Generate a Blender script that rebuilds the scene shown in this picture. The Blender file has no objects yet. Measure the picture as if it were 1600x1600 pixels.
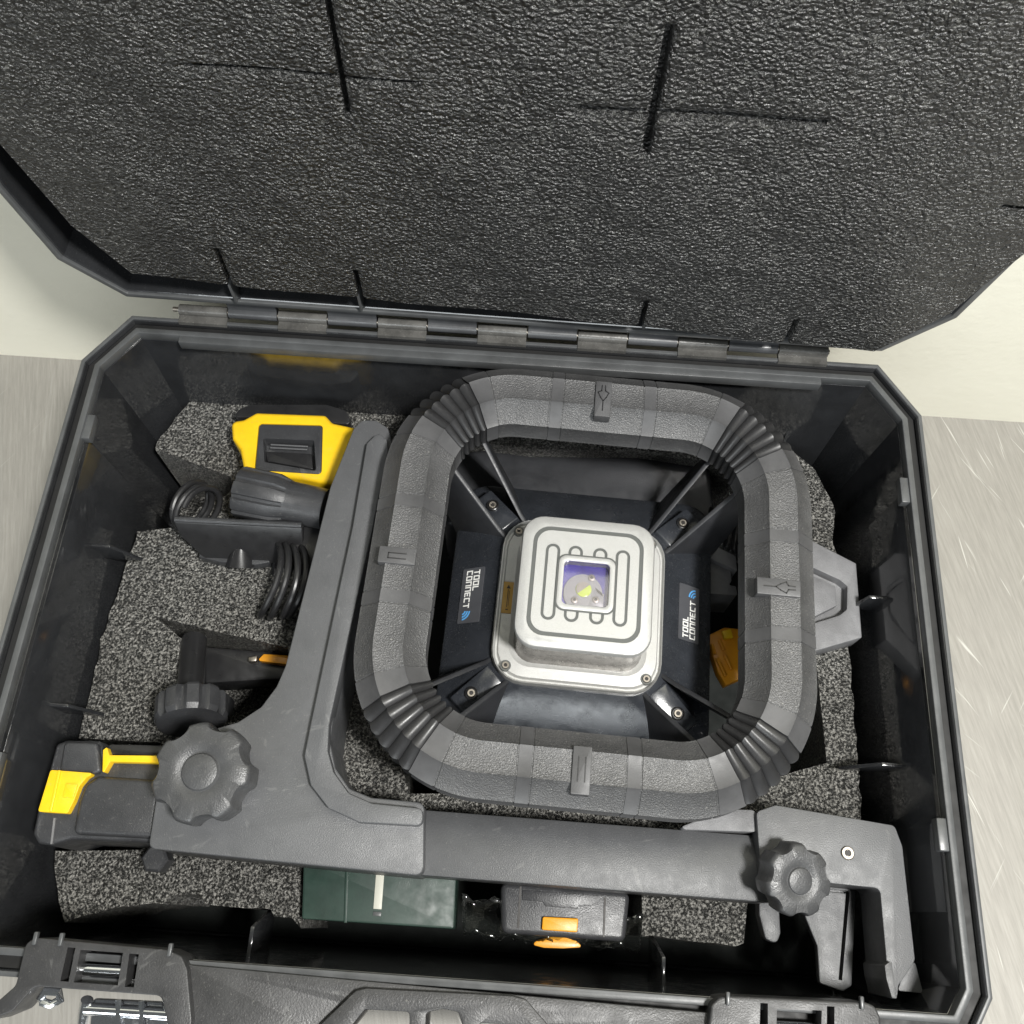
import bpy, bmesh, math, random
from mathutils import Vector, Matrix
random.seed(7)
PI = math.pi
scene = bpy.context.scene
C = scene.collection

# ------------------------------------------------------------------ camera
cam_data = bpy.data.cameras.new('camera')
cam_data.sensor_width = 36.0
cam_data.sensor_fit = 'HORIZONTAL'
cam_data.lens = 36.0 * 1485.8 / 1600.0
cam_data.clip_start = 0.01
cam_data.clip_end = 50
cam = bpy.data.objects.new('camera', cam_data)
C.objects.link(cam)
cam.location = (0.0192, -0.3526, 0.5288)
cam.rotation_euler = (0.4111, -0.018, 0.0657)
scene.camera = cam

# ------------------------------------------------------------------ light
world = bpy.data.worlds.new('World')
scene.world = world
world.use_nodes = True
bg = world.node_tree.nodes['Background']
bg.inputs['Color'].default_value = (0.95, 1.0, 0.98, 1)
bg.inputs['Strength'].default_value = 0.12

def area(name, loc, target, sx, sy, power, col):
    l = bpy.data.lights.new(name, 'AREA')
    l.shape = 'RECTANGLE'; l.size = sx; l.size_y = sy; l.energy = power; l.color = col
    o = bpy.data.objects.new(name, l); C.objects.link(o)
    o.location = loc
    o.rotation_euler = (Vector(target) - Vector(loc)).to_track_quat('-Z', 'Y').to_euler()
    return o
area('ceiling_lamp', (0.48, -0.56, 1.36), (0.05, -0.15, 0.0), 0.16, 0.18, 36, (1.0, 0.985, 0.95))
area('front_window', (-0.2, -2.4, 1.25), (0.0, -0.1, 0.0), 1.8, 1.1, 36, (0.93, 0.98, 1.0))

vs = scene.view_settings
vs.view_transform = 'Standard'
vs.look = 'None'
vs.gamma = 1.0
vs.use_curve_mapping = False
vs.exposure = 0.0

# ------------------------------------------------------------------ materials
def nt(name):
    m = bpy.data.materials.new(name); m.use_nodes = True
    t = m.node_tree
    return m, t, t.nodes['Principled BSDF']
def N(t, kind, **kw):
    n = t.nodes.new(kind)
    for k, v in kw.items():
        if k.startswith('_'): n.inputs[k[1:]].default_value = v
        else: setattr(n, k, v)
    return n
def coords(t, scale=None, rot=None):
    tc = N(t, 'ShaderNodeTexCoord')
    if scale is None and rot is None: return tc.outputs['Object']
    mp = N(t, 'ShaderNodeMapping', vector_type='TEXTURE')      # rotate first, then scale
    if scale: mp.inputs['Scale'].default_value = tuple(1.0 / k for k in scale)
    if rot: mp.inputs['Rotation'].default_value = rot
    t.links.new(tc.outputs['Object'], mp.inputs['Vector'])
    return mp.outputs['Vector']
def ramp(t, src, a, b, ca, cb):
    r = N(t, 'ShaderNodeValToRGB')
    e = r.color_ramp.elements
    e[0].position = a; e[1].position = b
    e[0].color = (ca, ca, ca, 1) if not isinstance(ca, tuple) else ca
    e[1].color = (cb, cb, cb, 1) if not isinstance(cb, tuple) else cb
    t.links.new(src, r.inputs['Fac'])
    return r.outputs['Color']
def plastic(name, col, rough=0.45, grain=0, gs=1600, spec=0.5, wear=0.25, dust=0.0, metallic=0.0, scuff=0.0):
    """moulded plastic: colour with faint mottling, uneven gloss and a moulded grain"""
    m, t, p = nt(name)
    L = t.links.new
    v = coords(t)
    n1 = N(t, 'ShaderNodeTexNoise', _Scale=45.0, _Detail=6.0, _Roughness=0.65); L(v, n1.inputs['Vector'])
    lo = tuple(c * (1 - wear) for c in col) + (1,); hi = tuple(min(1, c * (1 + wear)) for c in col) + (1,)
    c = ramp(t, n1.outputs['Fac'], 0.3, 0.72, lo, hi)
    if scuff > 0:
        for ang, sc in ((0.5, 55.0), (-0.9, 42.0), (1.9, 70.0)):
            vv = coords(t, scale=(1, 0.06, 1), rot=(0.3, 0.2, ang))
            w = N(t, 'ShaderNodeTexNoise', _Scale=sc * 2.2, _Detail=3.0, _Roughness=0.75); L(vv, w.inputs['Vector'])
            f = ramp(t, w.outputs['Fac'], 0.66, 0.70, 0.0, scuff)
            mx = N(t, 'ShaderNodeMix', data_type='RGBA'); L(f, mx.inputs[0]); L(c, mx.inputs[6]); mx.inputs[7].default_value = (0.30, 0.30, 0.29, 1); c = mx.outputs[2]
    if dust > 0:
        n3 = N(t, 'ShaderNodeTexNoise', _Scale=900.0, _Detail=2.0); L(v, n3.inputs['Vector'])
        d = ramp(t, n3.outputs['Fac'], 0.64, 0.74, 0.0, dust)
        mx = N(t, 'ShaderNodeMix', data_type='RGBA'); L(d, mx.inputs[0]); L(c, mx.inputs[6])
        mx.inputs[7].default_value = (0.35, 0.34, 0.31, 1); c = mx.outputs[2]
    L(c, p.inputs['Base Color'])
    n2 = N(t, 'ShaderNodeTexNoise', _Scale=140.0, _Detail=4.0); L(v, n2.inputs['Vector'])
    L(ramp(t, n2.outputs['Fac'], 0.3, 0.7, max(0, rough - 0.07), min(1, rough + 0.09)), p.inputs['Roughness'])
    p.inputs['Specular IOR Level'].default_value = spec
    p.inputs['Metallic'].default_value = metallic
    if grain:
        g = N(t, 'ShaderNodeTexNoise', _Scale=float(gs), _Detail=2.0, _Roughness=0.6); L(v, g.inputs['Vector'])
        b = N(t, 'ShaderNodeBump', _Strength=grain, _Distance=0.0006); L(g.outputs['Fac'], b.inputs['Height'])
        L(b.outputs['Normal'], p.inputs['Normal'])
    return m
def foam(name, lo, hi, cell, strength, th, stretch=(1, 1, 1), rough=0.38, spec=0.8, depth=0.0022):
    """closed-cell foam: round cells in relief, pale speckle and cell glints painted over a dark ground"""
    m, t, p = nt(name)
    L = t.links.new
    v = coords(t, scale=stretch)
    wv = N(t, 'ShaderNodeTexNoise', _Scale=cell * 0.6, _Detail=2.0); L(v, wv.inputs['Vector'])
    mv = N(t, 'ShaderNodeMix', data_type='VECTOR'); mv.inputs[0].default_value = 0.0022; L(v, mv.inputs[4]); L(wv.outputs['Color'], mv.inputs[5])
    vo = N(t, 'ShaderNodeTexVoronoi', feature='SMOOTH_F1', _Scale=cell, _Randomness=1.0, _Smoothness=0.35); L(mv.outputs[1], vo.inputs['Vector'])
    fn = N(t, 'ShaderNodeTexNoise', _Scale=cell * 2.1, _Detail=3.0, _Roughness=0.7); L(v, fn.inputs['Vector'])
    ad = N(t, 'ShaderNodeMath', operation='MULTIPLY_ADD'); L(fn.outputs['Fac'], ad.inputs[0]); ad.inputs[1].default_value = 0.55
    L(vo.outputs['Distance'], ad.inputs[2])
    big = N(t, 'ShaderNodeTexNoise', _Scale=38.0, _Detail=3.0); L(coords(t), big.inputs['Vector'])      # soft dents
    b0 = N(t, 'ShaderNodeBump', _Strength=0.35, _Distance=0.012); L(big.outputs['Fac'], b0.inputs['Height'])
    b = N(t, 'ShaderNodeBump', _Strength=strength, _Distance=depth); b.invert = True; L(ad.outputs[0], b.inputs['Height']); L(b0.outputs['Normal'], b.inputs['Normal'])
    L(b.outputs['Normal'], p.inputs['Normal'])
    n1 = N(t, 'ShaderNodeTexNoise', _Scale=cell * 0.95, _Detail=3.0, _Roughness=0.72); L(v, n1.inputs['Vector'])
    L(ramp(t, n1.outputs['Fac'], th, th + 0.17, lo + (1,), hi + (1,)), p.inputs['Base Color'])  # pale specks: skin speckle and glints painted into the base colour
    p.inputs['Roughness'].default_value = rough
    p.inputs['Specular IOR Level'].default_value = spec
    return m
def metal(name, col, rough, grain=0.0, metallic=1.0):
    m, t, p = nt(name)
    L = t.links.new
    v = coords(t)
    n1 = N(t, 'ShaderNodeTexNoise', _Scale=260.0, _Detail=5.0); L(v, n1.inputs['Vector'])
    L(ramp(t, n1.outputs['Fac'], 0.3, 0.7, max(0.02, rough - 0.08), rough + 0.1), p.inputs['Roughness'])
    n2 = N(t, 'ShaderNodeTexNoise', _Scale=2400.0, _Detail=1.0); L(v, n2.inputs['Vector'])
    L(ramp(t, n2.outputs['Fac'], 0.3, 0.7, tuple(c * 0.88 for c in col) + (1,), tuple(min(1, c * 1.06) for c in col) + (1,)), p.inputs['Base Color'])
    p.inputs['Metallic'].default_value = metallic
    if grain:
        b = N(t, 'ShaderNodeBump', _Strength=grain, _Distance=0.0003); L(n2.outputs['Fac'], b.inputs['Height'])
        L(b.outputs['Normal'], p.inputs['Normal'])
    return m
M = {}
M['case'] = plastic('case_plastic', (0.024, 0.025, 0.027), 0.10, 0.02, 400, 1.0, dust=0.05)
M['floor'] = plastic('floor_plastic', (0.012, 0.014, 0.013), 0.75, 0.3, 700, 0.2)
M['rim'] = plastic('rim_plastic', (0.075, 0.078, 0.08), 0.36, 0.05, 900, 0.5)
M['gasket'] = plastic('gasket_rubber', (0.008, 0.008, 0.008), 0.6)
M['front'] = plastic('front_plastic', (0.036, 0.036, 0.037), 0.42, 0.3, 1100, 0.5, dust=0.15, scuff=0.12)
M['hinge'] = plastic('hinge_plastic', (0.06, 0.062, 0.066), 0.33, 0.05, 900, 0.5)
M['hinge_light'] = plastic('hinge_grey_plastic', (0.085, 0.083, 0.078), 0.30, 0.15, 500, 0.5, wear=0.5, dust=0.3)
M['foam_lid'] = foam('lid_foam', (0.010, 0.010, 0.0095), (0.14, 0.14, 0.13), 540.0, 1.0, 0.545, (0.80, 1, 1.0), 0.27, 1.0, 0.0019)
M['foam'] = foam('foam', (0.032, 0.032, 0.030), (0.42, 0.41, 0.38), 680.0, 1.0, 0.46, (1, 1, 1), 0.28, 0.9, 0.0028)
M['grip'] = plastic('grip_plastic', (0.068, 0.068, 0.069), 0.40, 1.0, 1100, 0.75, dust=0.36)
M['grip_smooth'] = plastic('grip_band_plastic', (0.072, 0.072, 0.074), 0.46, 0.10, 1500, 0.5)
M['rubber'] = plastic('ribbed_rubber', (0.028, 0.028, 0.029), 0.38, 0.08, 1200, 0.5)
M['housing'] = plastic('housing_plastic', (0.028, 0.031, 0.037), 0.22, 0.08, 1500, 0.9, dust=0.12)
M['bracket'] = plastic('bracket_plastic', (0.088, 0.090, 0.094), 0.42, 0.34, 1500, 0.55, wear=0.10, dust=0.15, scuff=0.14)
M['strut'] = plastic('strut_plastic', (0.026, 0.027, 0.03), 0.42, 0.2, 1200, 0.5)
M['knob'] = plastic('knob_plastic', (0.058, 0.059, 0.061), 0.36, 0.35, 1200, 0.6, dust=0.15, scuff=0.1)
M['black'] = plastic('black_plastic', (0.018, 0.018, 0.019), 0.33, 0.06, 1500, 0.5)
M['darkgrey'] = plastic('dark_grey_plastic', (0.04, 0.041, 0.044), 0.36, 0.3, 1200, 0.5, dust=0.15, scuff=0.12)
M['yellow'] = plastic('yellow_plastic', (0.82, 0.52, 0.012), 0.36, 0.15, 1200, 0.5, wear=0.10, dust=0.2, scuff=0.10)
M['amber'] = plastic('amber_plastic', (0.72, 0.30, 0.012), 0.35, 0.08, 1200, 0.5, wear=0.1)
M['label_amber'] = plastic('amber_label', (0.36, 0.20, 0.02), 0.4, wear=0.1)
M['green'] = plastic('green_plastic', (0.015, 0.036, 0.027), 0.5, 0.05, 600, 0.5, wear=0.3)
M['white'] = plastic('white_print', (0.85, 0.85, 0.82), 0.5, wear=0.04)
M['bone'] = plastic('bone_print', (0.52, 0.52, 0.45), 0.5, wear=0.1)
M['blue'] = plastic('blue_print', (0.10, 0.36, 0.72), 0.5, wear=0.05)
M['ink'] = plastic('dark_print', (0.015, 0.012, 0.01), 0.5)
M['sticker'] = plastic('sticker_vinyl', (0.07, 0.072, 0.08), 0.4, wear=0.1)
M['plate'] = plastic('plate_plastic', (0.16, 0.16, 0.165), 0.5, 0.45, 1300, 0.5)
M['silver'] = metal('silver_paint', (0.47, 0.47, 0.455), 0.42, 0.25, 0.35)
M['groove'] = metal('groove_dark_grey', (0.10, 0.105, 0.10), 0.5, 0.0, 0.2)  # darker grey than the cap, for grooves, frame line and screw recesses
M['steel'] = metal('screw_steel', (0.34, 0.31, 0.27), 0.42)
M['neck'] = metal('shaded_silver_metal', (0.20, 0.19, 0.18), 0.22)  # silver cap side, with its shade and dark reflection painted into the colour
M['chrome'] = metal('chrome', (0.85, 0.87, 0.9), 0.10)
M['prism'] = metal('prism_carrier', (0.27, 0.27, 0.27), 0.38, 0.1, 0.3)
M['lens_yellow'] = plastic('lens_coating', (0.45, 0.56, 0.06), 0.12, wear=0.2)
M['purple'] = plastic('coated_mirror', (0.055, 0.04, 0.26), 0.15, spec=0.8, wear=0.5)

def glass(name, col, alpha, rough=0.05):
    m, t, p = nt(name)
    L = t.links.new
    g = N(t, 'ShaderNodeBsdfGlossy'); g.inputs['Roughness'].default_value = rough; g.inputs['Color'].default_value = (1, 1, 1, 1)
    tr = N(t, 'ShaderNodeBsdfTransparent'); tr.inputs['Color'].default_value = col + (1,)
    fr = N(t, 'ShaderNodeFresnel', _IOR=1.5)
    ml = N(t, 'ShaderNodeMath', operation='MULTIPLY_ADD'); L(fr.outputs[0], ml.inputs[0]); ml.inputs[1].default_value = 1.0; ml.inputs[2].default_value = alpha
    mx = N(t, 'ShaderNodeMixShader'); L(ml.outputs[0], mx.inputs[0]); L(tr.outputs[0], mx.inputs[1]); L(g.outputs[0], mx.inputs[2])
    L(mx.outputs[0], t.nodes['Material Output'].inputs['Surface'])
    return m
M['glass'] = glass('window_glass', (0.94, 0.93, 0.96), 0.02)
M['film'] = glass('clear_film', (0.90, 0.92, 0.90), 0.015, 0.12)

def table_material():
    m, t, p = nt('brushed_steel_table')
    L = t.links.new
    v = coords(t, scale=(1, 0.06, 1), rot=(0, 0, math.radians(14)))
    n1 = N(t, 'ShaderNodeTexNoise', _Scale=420.0, _Detail=5.0, _Roughness=0.7); L(v, n1.inputs['Vector'])
    big = N(t, 'ShaderNodeTexNoise', _Scale=6.0, _Detail=4.0); L(coords(t), big.inputs['Vector'])
    sx = N(t, 'ShaderNodeSeparateXYZ'); L(coords(t), sx.inputs[0])
    worn = N(t, 'ShaderNodeMapRange'); worn.inputs[1].default_value = -0.25; worn.inputs[2].default_value = 0.2; worn.inputs[3].default_value = 0.15; L(sx.outputs['X'], worn.inputs[0])
    c = ramp(t, n1.outputs['Fac'], 0.3, 0.7, (0.27, 0.258, 0.235, 1), (0.37, 0.355, 0.325, 1))
    for i, (ang, sc, th) in enumerate(((24, 110, 0.645), (-32, 90, 0.645), (52, 70, 0.655), (8, 120, 0.64), (36, 140, 0.65))):
        vv = coords(t, scale=(1, 0.035, 1), rot=(0, 0, math.radians(ang)))
        w = N(t, 'ShaderNodeTexNoise', _Scale=float(sc), _Detail=3.0, _Roughness=0.8, _Distortion=0.25); L(vv, w.inputs['Vector'])
        f = ramp(t, w.outputs['Fac'], th, th + 0.04, 0.0, 0.6)
        fm = N(t, 'ShaderNodeMath', operation='MULTIPLY'); L(f, fm.inputs[0]); L(worn.outputs[0], fm.inputs[1])
        mx = N(t, 'ShaderNodeMix', data_type='RGBA'); L(fm.outputs[0], mx.inputs[0]); L(c, mx.inputs[6]); mx.inputs[7].default_value = (0.72, 0.71, 0.67, 1); c = mx.outputs[2]
    L(c, p.inputs['Base Color'])
    p.inputs['Metallic'].default_value = 0.25
    L(ramp(t, big.outputs['Fac'], 0.3, 0.7, 0.48, 0.62), p.inputs['Roughness'])
    b = N(t, 'ShaderNodeBump', _Strength=0.15, _Distance=0.0004); L(n1.outputs['Fac'], b.inputs['Height']); L(b.outputs['Normal'], p.inputs['Normal'])
    return m
def wall_material():
    m, t, p = nt('cream_wall_paint')
    L = t.links.new
    v = coords(t)
    n1 = N(t, 'ShaderNodeTexNoise', _Scale=9.0, _Detail=6.0, _Roughness=0.6); L(v, n1.inputs['Vector'])
    c = ramp(t, n1.outputs['Fac'], 0.3, 0.7, (0.75, 0.73, 0.62, 1), (0.80, 0.78, 0.67, 1))
    sp = N(t, 'ShaderNodeTexNoise', _Scale=55.0, _Detail=3.0, _Roughness=0.6); L(coords(t, scale=(0.6, 1, 1.6)), sp.inputs['Vector'])
    f = ramp(t, sp.outputs['Fac'], 0.735, 0.76, 0.0, 0.6)
    mx = N(t, 'ShaderNodeMix', data_type='RGBA'); L(f, mx.inputs[0]); L(c, mx.inputs[6]); mx.inputs[7].default_value = (0.42, 0.40, 0.34, 1)
    L(mx.outputs[2], p.inputs['Base Color'])
    p.inputs['Roughness'].default_value = 0.6
    g = N(t, 'ShaderNodeTexNoise', _Scale=160.0, _Detail=3.0); L(v, g.inputs['Vector'])
    b = N(t, 'ShaderNodeBump', _Strength=0.22, _Distance=0.0015); L(g.outputs['Fac'], b.inputs['Height']); L(b.outputs['Normal'], p.inputs['Normal'])
    return m
M['table'] = table_material()
M['wall'] = wall_material()

# ------------------------------------------------------------------ mesh helpers
def area2(p): return sum(p[i][0] * p[(i + 1) % len(p)][1] - p[(i + 1) % len(p)][0] * p[i][1] for i in range(len(p))) / 2
def ccw(p): return list(p) if area2(p) > 0 else list(p)[::-1]
def fillet(pts, r, n=4):
    """round the corners of a polygon; r is one radius or one per corner"""
    out = []; k = len(pts)
    for i in range(k):
        ri = r[i] if isinstance(r, (list, tuple)) else r
        p0 = Vector(pts[i - 1]).to_2d(); p = Vector(pts[i]).to_2d(); p1 = Vector(pts[(i + 1) % k]).to_2d()
        a = (p0 - p); b = (p1 - p); la, lb = a.length, b.length
        if ri <= 0 or la < 1e-6 or lb < 1e-6: out.append(tuple(p)); continue
        a /= la; b /= lb
        ang = a.angle(b)
        if ang > PI - 0.05: out.append(tuple(p)); continue
        d = min(ri / math.tan(ang / 2), la * 0.48, lb * 0.48)
        rr = d * math.tan(ang / 2)
        c = p + (a + b).normalized() * (rr / math.sin(ang / 2))
        s = p + a * d - c; e = p + b * d - c
        for j in range(n + 1):
            t = j / n
            w = PI - ang
            v = (s * math.sin((1 - t) * w) + e * math.sin(t * w)) / math.sin(w)
            out.append((c.x + v.x, c.y + v.y))
    return out
def rsq(cx, cy, hx, hy, r, n=6, ang=0.0):
    p = fillet([(-hx, -hy), (hx, -hy), (hx, hy), (-hx, hy)], r, n)
    ca, sa = math.cos(ang), math.sin(ang)
    return [(cx + x * ca - y * sa, cy + x * sa + y * ca) for x, y in p]
def inset(poly, d):
    p = ccw(poly); out = []; k = len(p)
    for i in range(k):
        a = Vector(p[i - 1]); b = Vector(p[i]); c = Vector(p[(i + 1) % k])
        e1 = (b - a).normalized(); e2 = (c - b).normalized()
        n1 = Vector((-e1.y, e1.x)); n2 = Vector((-e2.y, e2.x))
        m = (n1 + n2); m = m / max(0.2, m.dot(n1))
        out.append(tuple(b + m * d))
    return out
def bevel(bm, off, segs=2, ang=0.5):
    if off <= 0: return bm
    bm.normal_update()
    es = [e for e in bm.edges if len(e.link_faces) == 2 and e.calc_face_angle(0) > ang]
    if es: bmesh.ops.bevel(bm, geom=es, offset=off, segments=segs, profile=0.5, affect='EDGES', clamp_overlap=True)
    return bm
def add_prism(bm, pts, z0, z1, top=None):
    """extruded polygon; top = a second outline of the same length for a taper"""
    pts2 = pts if top is None else top
    if area2(pts) < 0: pts = list(pts)[::-1]; pts2 = list(pts2)[::-1]
    a = [bm.verts.new((x, y, z0)) for x, y in pts]; b = [bm.verts.new((x, y, z1)) for x, y in pts2]
    k = len(a)
    fs = [bm.faces.new(a[::-1]), bm.faces.new(b)]
    for i in range(k): fs.append(bm.faces.new((a[i], a[(i + 1) % k], b[(i + 1) % k], b[i])))
    return fs
def prism(pts, z0, z1, bev=0.0, segs=2, top=None, ang=0.5):
    bm = bmesh.new(); add_prism(bm, pts, z0, z1, top)
    return bevel(bm, bev, segs, ang)
def loft(rings, cap0=True, cap1=True):
    """rings: list of (outline, z) with equal counts"""
    bm = bmesh.new(); R = []
    for pts, z in rings: R.append([bm.verts.new((x, y, z if not callable(z) else z(x, y))) for x, y in pts])
    k = len(R[0])
    for a, b in zip(R, R[1:]):
        for i in range(k): bm.faces.new((a[i], a[(i + 1) % k], b[(i + 1) % k], b[i]))
    if cap0: bm.faces.new(R[0][::-1])
    if cap1: bm.faces.new(R[-1])
    bmesh.ops.recalc_face_normals(bm, faces=bm.faces)
    return bm
def add_ring(bm, outer, inner, z0, z1):
    k = len(outer)
    V = [[bm.verts.new((x, y, z)) for x, y in p] for p, z in ((outer, z0), (outer, z1), (inner, z1), (inner, z0))]
    for j in range(4):
        a, b = V[j], V[(j + 1) % 4]
        for i in range(k): bm.faces.new((a[i], a[(i + 1) % k], b[(i + 1) % k], b[i]))
    bmesh.ops.recalc_face_normals(bm, faces=bm.faces)
def ring(outer, inner, z0, z1, bev=0.0):
    bm = bmesh.new(); add_ring(bm, outer, inner, z0, z1)
    return bevel(bm, bev)
def add_box(bm, c, s, mat=None):
    r = bmesh.ops.create_cube(bm, size=1.0)
    bmesh.ops.scale(bm, vec=s, verts=r['verts'])
    if mat is not None: bmesh.ops.transform(bm, matrix=mat, verts=r['verts'])
    bmesh.ops.translate(bm, vec=c, verts=r['verts'])
def box(c, s, bev=0.0, mat=None):
    bm = bmesh.new(); add_box(bm, c, s, mat)
    return bevel(bm, bev)
def add_lathe(bm, prof, n=32, mat=None, mod=None):
    """prof: list of (r, z); mod(theta, index) scales the radius; mat places it"""
    R = []
    for j, (r, z) in enumerate(prof):
        if r < 1e-7: R.append([bm.verts.new((0, 0, z))]); continue
        R.append([bm.verts.new((r * (mod(2 * PI * i / n, j) if mod else 1) * math.cos(2 * PI * i / n),
                                r * (mod(2 * PI * i / n, j) if mod else 1) * math.sin(2 * PI * i / n), z)) for i in range(n)])
    for a, b in zip(R, R[1:]):
        if len(a) == 1 and len(b) == 1: continue
        for i in range(n):
            q = [a[i % len(a)], a[(i + 1) % len(a)], b[(i + 1) % len(b)], b[i % len(b)]]
            u = []
            for v in q:
                if v not in u: u.append(v)
            bm.faces.new(u)
    if len(R[0]) > 1: bm.faces.new(R[0][::-1])
    if len(R[-1]) > 1: bm.faces.new(R[-1])
    vs = [v for r in R for v in r]
    if mat is not None: bmesh.ops.transform(bm, matrix=mat, verts=vs)
    bmesh.ops.recalc_face_normals(bm, faces=bm.faces)
def lathe(prof, n=32, mat=None, mod=None):
    bm = bmesh.new(); add_lathe(bm, prof, n, mat, mod); return bm
def axis_mat(a, b):
    """matrix that puts local z from a towards b"""
    a = Vector(a); b = Vector(b)
    return Matrix.Translation(a) @ (b - a).to_track_quat('Z', 'Y').to_matrix().to_4x4()
def frame_mat(o, x, y):
    x = Vector(x).normalized(); z = x.cross(Vector(y)).normalized(); y = z.cross(x)
    m = Matrix((x, y, z)).transposed().to_4x4(); m.translation = Vector(o); return m
def add_tube(bm, path, r, n=10, closed=False):
    P = [Vector(p) for p in path]; k = len(P); R = []
    up = Vector((0, 0, 1)); prev = None
    for i in range(k):
        t = (P[(i + 1) % k] - P[i - 1]) if closed else (P[min(i + 1, k - 1)] - P[max(i - 1, 0)])
        t.normalize()
        if prev is None:
            x = t.cross(up)
            if x.length < 1e-3: x = t.cross(Vector((1, 0, 0)))
        else: x = prev - t * prev.dot(t)
        x.normalize(); prev = x; y = t.cross(x)
        rr = r[i] if isinstance(r, (list, tuple)) else r
        R.append([bm.verts.new(P[i] + (x * math.cos(2 * PI * j / n) + y * math.sin(2 * PI * j / n)) * rr) for j in range(n)])
    pairs = list(zip(R, R[1:])) + ([(R[-1], R[0])] if closed else [])
    for a, b in pairs:
        for j in range(n): bm.faces.new((a[j], a[(j + 1) % n], b[(j + 1) % n], b[j]))
    if not closed: bm.faces.new(R[0][::-1]); bm.faces.new(R[-1])
    bmesh.ops.recalc_face_normals(bm, faces=bm.faces)
def tube(path, r, n=10, closed=False):
    bm = bmesh.new(); add_tube(bm, path, r, n, closed); return bm
def xform(bm, m):
    bmesh.ops.transform(bm, matrix=m, verts=bm.verts); return bm

ROOT = {}
def obj(name, bm, mat, parent=None, sharp=0.6, flat=False):
    off = Vector((0, 0, 0))
    if parent is not None: off = ROOT[parent.name]
    if off.length: bmesh.ops.translate(bm, vec=-off, verts=bm.verts)
    bm.normal_update()
    for f in bm.faces: f.smooth = not flat
    for e in bm.edges:
        if len(e.link_faces) == 2: e.smooth = e.calc_face_angle(0) < sharp
    me = bpy.data.meshes.new(name); bm.to_mesh(me); bm.free()
    me.materials.append(M[mat] if isinstance(mat, str) else mat)
    o = bpy.data.objects.new(name, me); C.objects.link(o)
    if parent is not None: o.parent = parent
    ROOT[o.name] = off
    return o
def tag(o, label, cat): o['label'] = label; o['category'] = cat; return o
def thing(name, label, cat, loc):
    o = bpy.data.objects.new(name, None); C.objects.link(o)
    o.location = loc; o.empty_display_size = 0.02
    ROOT[o.name] = Vector(loc)
    return tag(o, label, cat)
def setting(o): o['kind'] = 'structure'; return o
def cut(o, cutters, bev=0.0):
    """subtract closed meshes (bmesh, world coordinates) from an object"""
    off = ROOT[o.name]
    for bm in cutters:
        bmesh.ops.translate(bm, vec=-off, verts=bm.verts)
        bmesh.ops.recalc_face_normals(bm, faces=bm.faces)
        me = bpy.data.meshes.new('cutter'); bm.to_mesh(me); bm.free()
        co = bpy.data.objects.new('cutter', me); C.objects.link(co)
        if o.parent: co.parent = o.parent
        md = o.modifiers.new('cut', 'BOOLEAN'); md.operation = 'DIFFERENCE'; md.solver = 'EXACT'; md.object = co
        dg = bpy.context.evaluated_depsgraph_get(); dg.update()
        new = bpy.data.meshes.new_from_object(o.evaluated_get(dg))
        o.modifiers.clear()
        old = o.data; new.name = old.name; o.data = new
        bpy.data.objects.remove(co); bpy.data.meshes.remove(me)
    b = bmesh.new(); b.from_mesh(o.data)
    if bev: bmesh.ops.dissolve_limit(b, angle_limit=0.01, verts=b.verts, edges=b.edges); bevel(b, bev)
    b.normal_update()
    for f in b.faces: f.smooth = True
    for e in b.edges:
        if len(e.link_faces) == 2: e.smooth = e.calc_face_angle(0) < 0.6
    b.to_mesh(o.data); b.free()

# ------------------------------------------------------------------ setting
TZ = -0.20          # table top; z = 0 is the rim of the open case
setting(obj('table', box((0, -0.86, TZ - 0.02), (4.0, 1.89, 0.04)), 'table'))
setting(obj('wall', box((0, 0.1345, 0.9), (5.0, 0.10, 3.0)), 'wall'))

# ------------------------------------------------------------------ carrying case
A, D = 0.27, 0.3905
CX, CY = 0.0243, 0.036
OUT = ccw([(-A + CX, 0), (A - CX, 0), (A, -CY), (A, -0.3690), (A - 0.0130, -D), (-A + 0.0130, -D), (-A, -0.3690), (-A, -CY)])
case = thing('carrying_case', 'large black plastic tool case standing open with its lid upright against the wall', 'case', (0, -0.2, TZ))
prof = [(0.022, -0.195), (0.004, -0.19), (0.0, -0.16), (0.0, -0.03), (0.0, -0.0005), (0.0006, 0.0), (0.0022, 0.0), (0.0026, -0.0006), (0.0027, -0.005),
        (0.0088, -0.005), (0.0128, -0.0062), (0.0150, -0.05), (0.0170, -0.09), (0.0205, -0.178), (0.026, -0.182)]
body = obj('case_body', loft([(inset(OUT, d), z) for d, z in prof]), 'case', case, 0.3)
obj('gasket', ring(inset(OUT, 0.0030), inset(OUT, 0.0086), -0.0055, -0.0042), 'gasket', body)
obj('rim_lip', ring(inset(OUT, 0.0088), inset(OUT, 0.0126), -0.006, 0.0012, 0.0006), 'rim', body)
obj('rim_edge', ring(inset(OUT, -0.0006), inset(OUT, 0.0019), -0.004, 0.0008, 0.0005), 'rim', body)
obj('hinge_ledge', box((-0.002, -0.0146, -0.0035), (0.420, 0.0058, 0.008), 0.0008), 'rim', body)
for s, y in ((1, -0.089), (1, -0.292), (-1, -0.083), (-1, -0.292)):
    obj('rim_tab', box((s * (A - 0.0146), y, -0.0035), (0.0062, 0.017, 0.007), 0.0008), 'rim', body)
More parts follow.
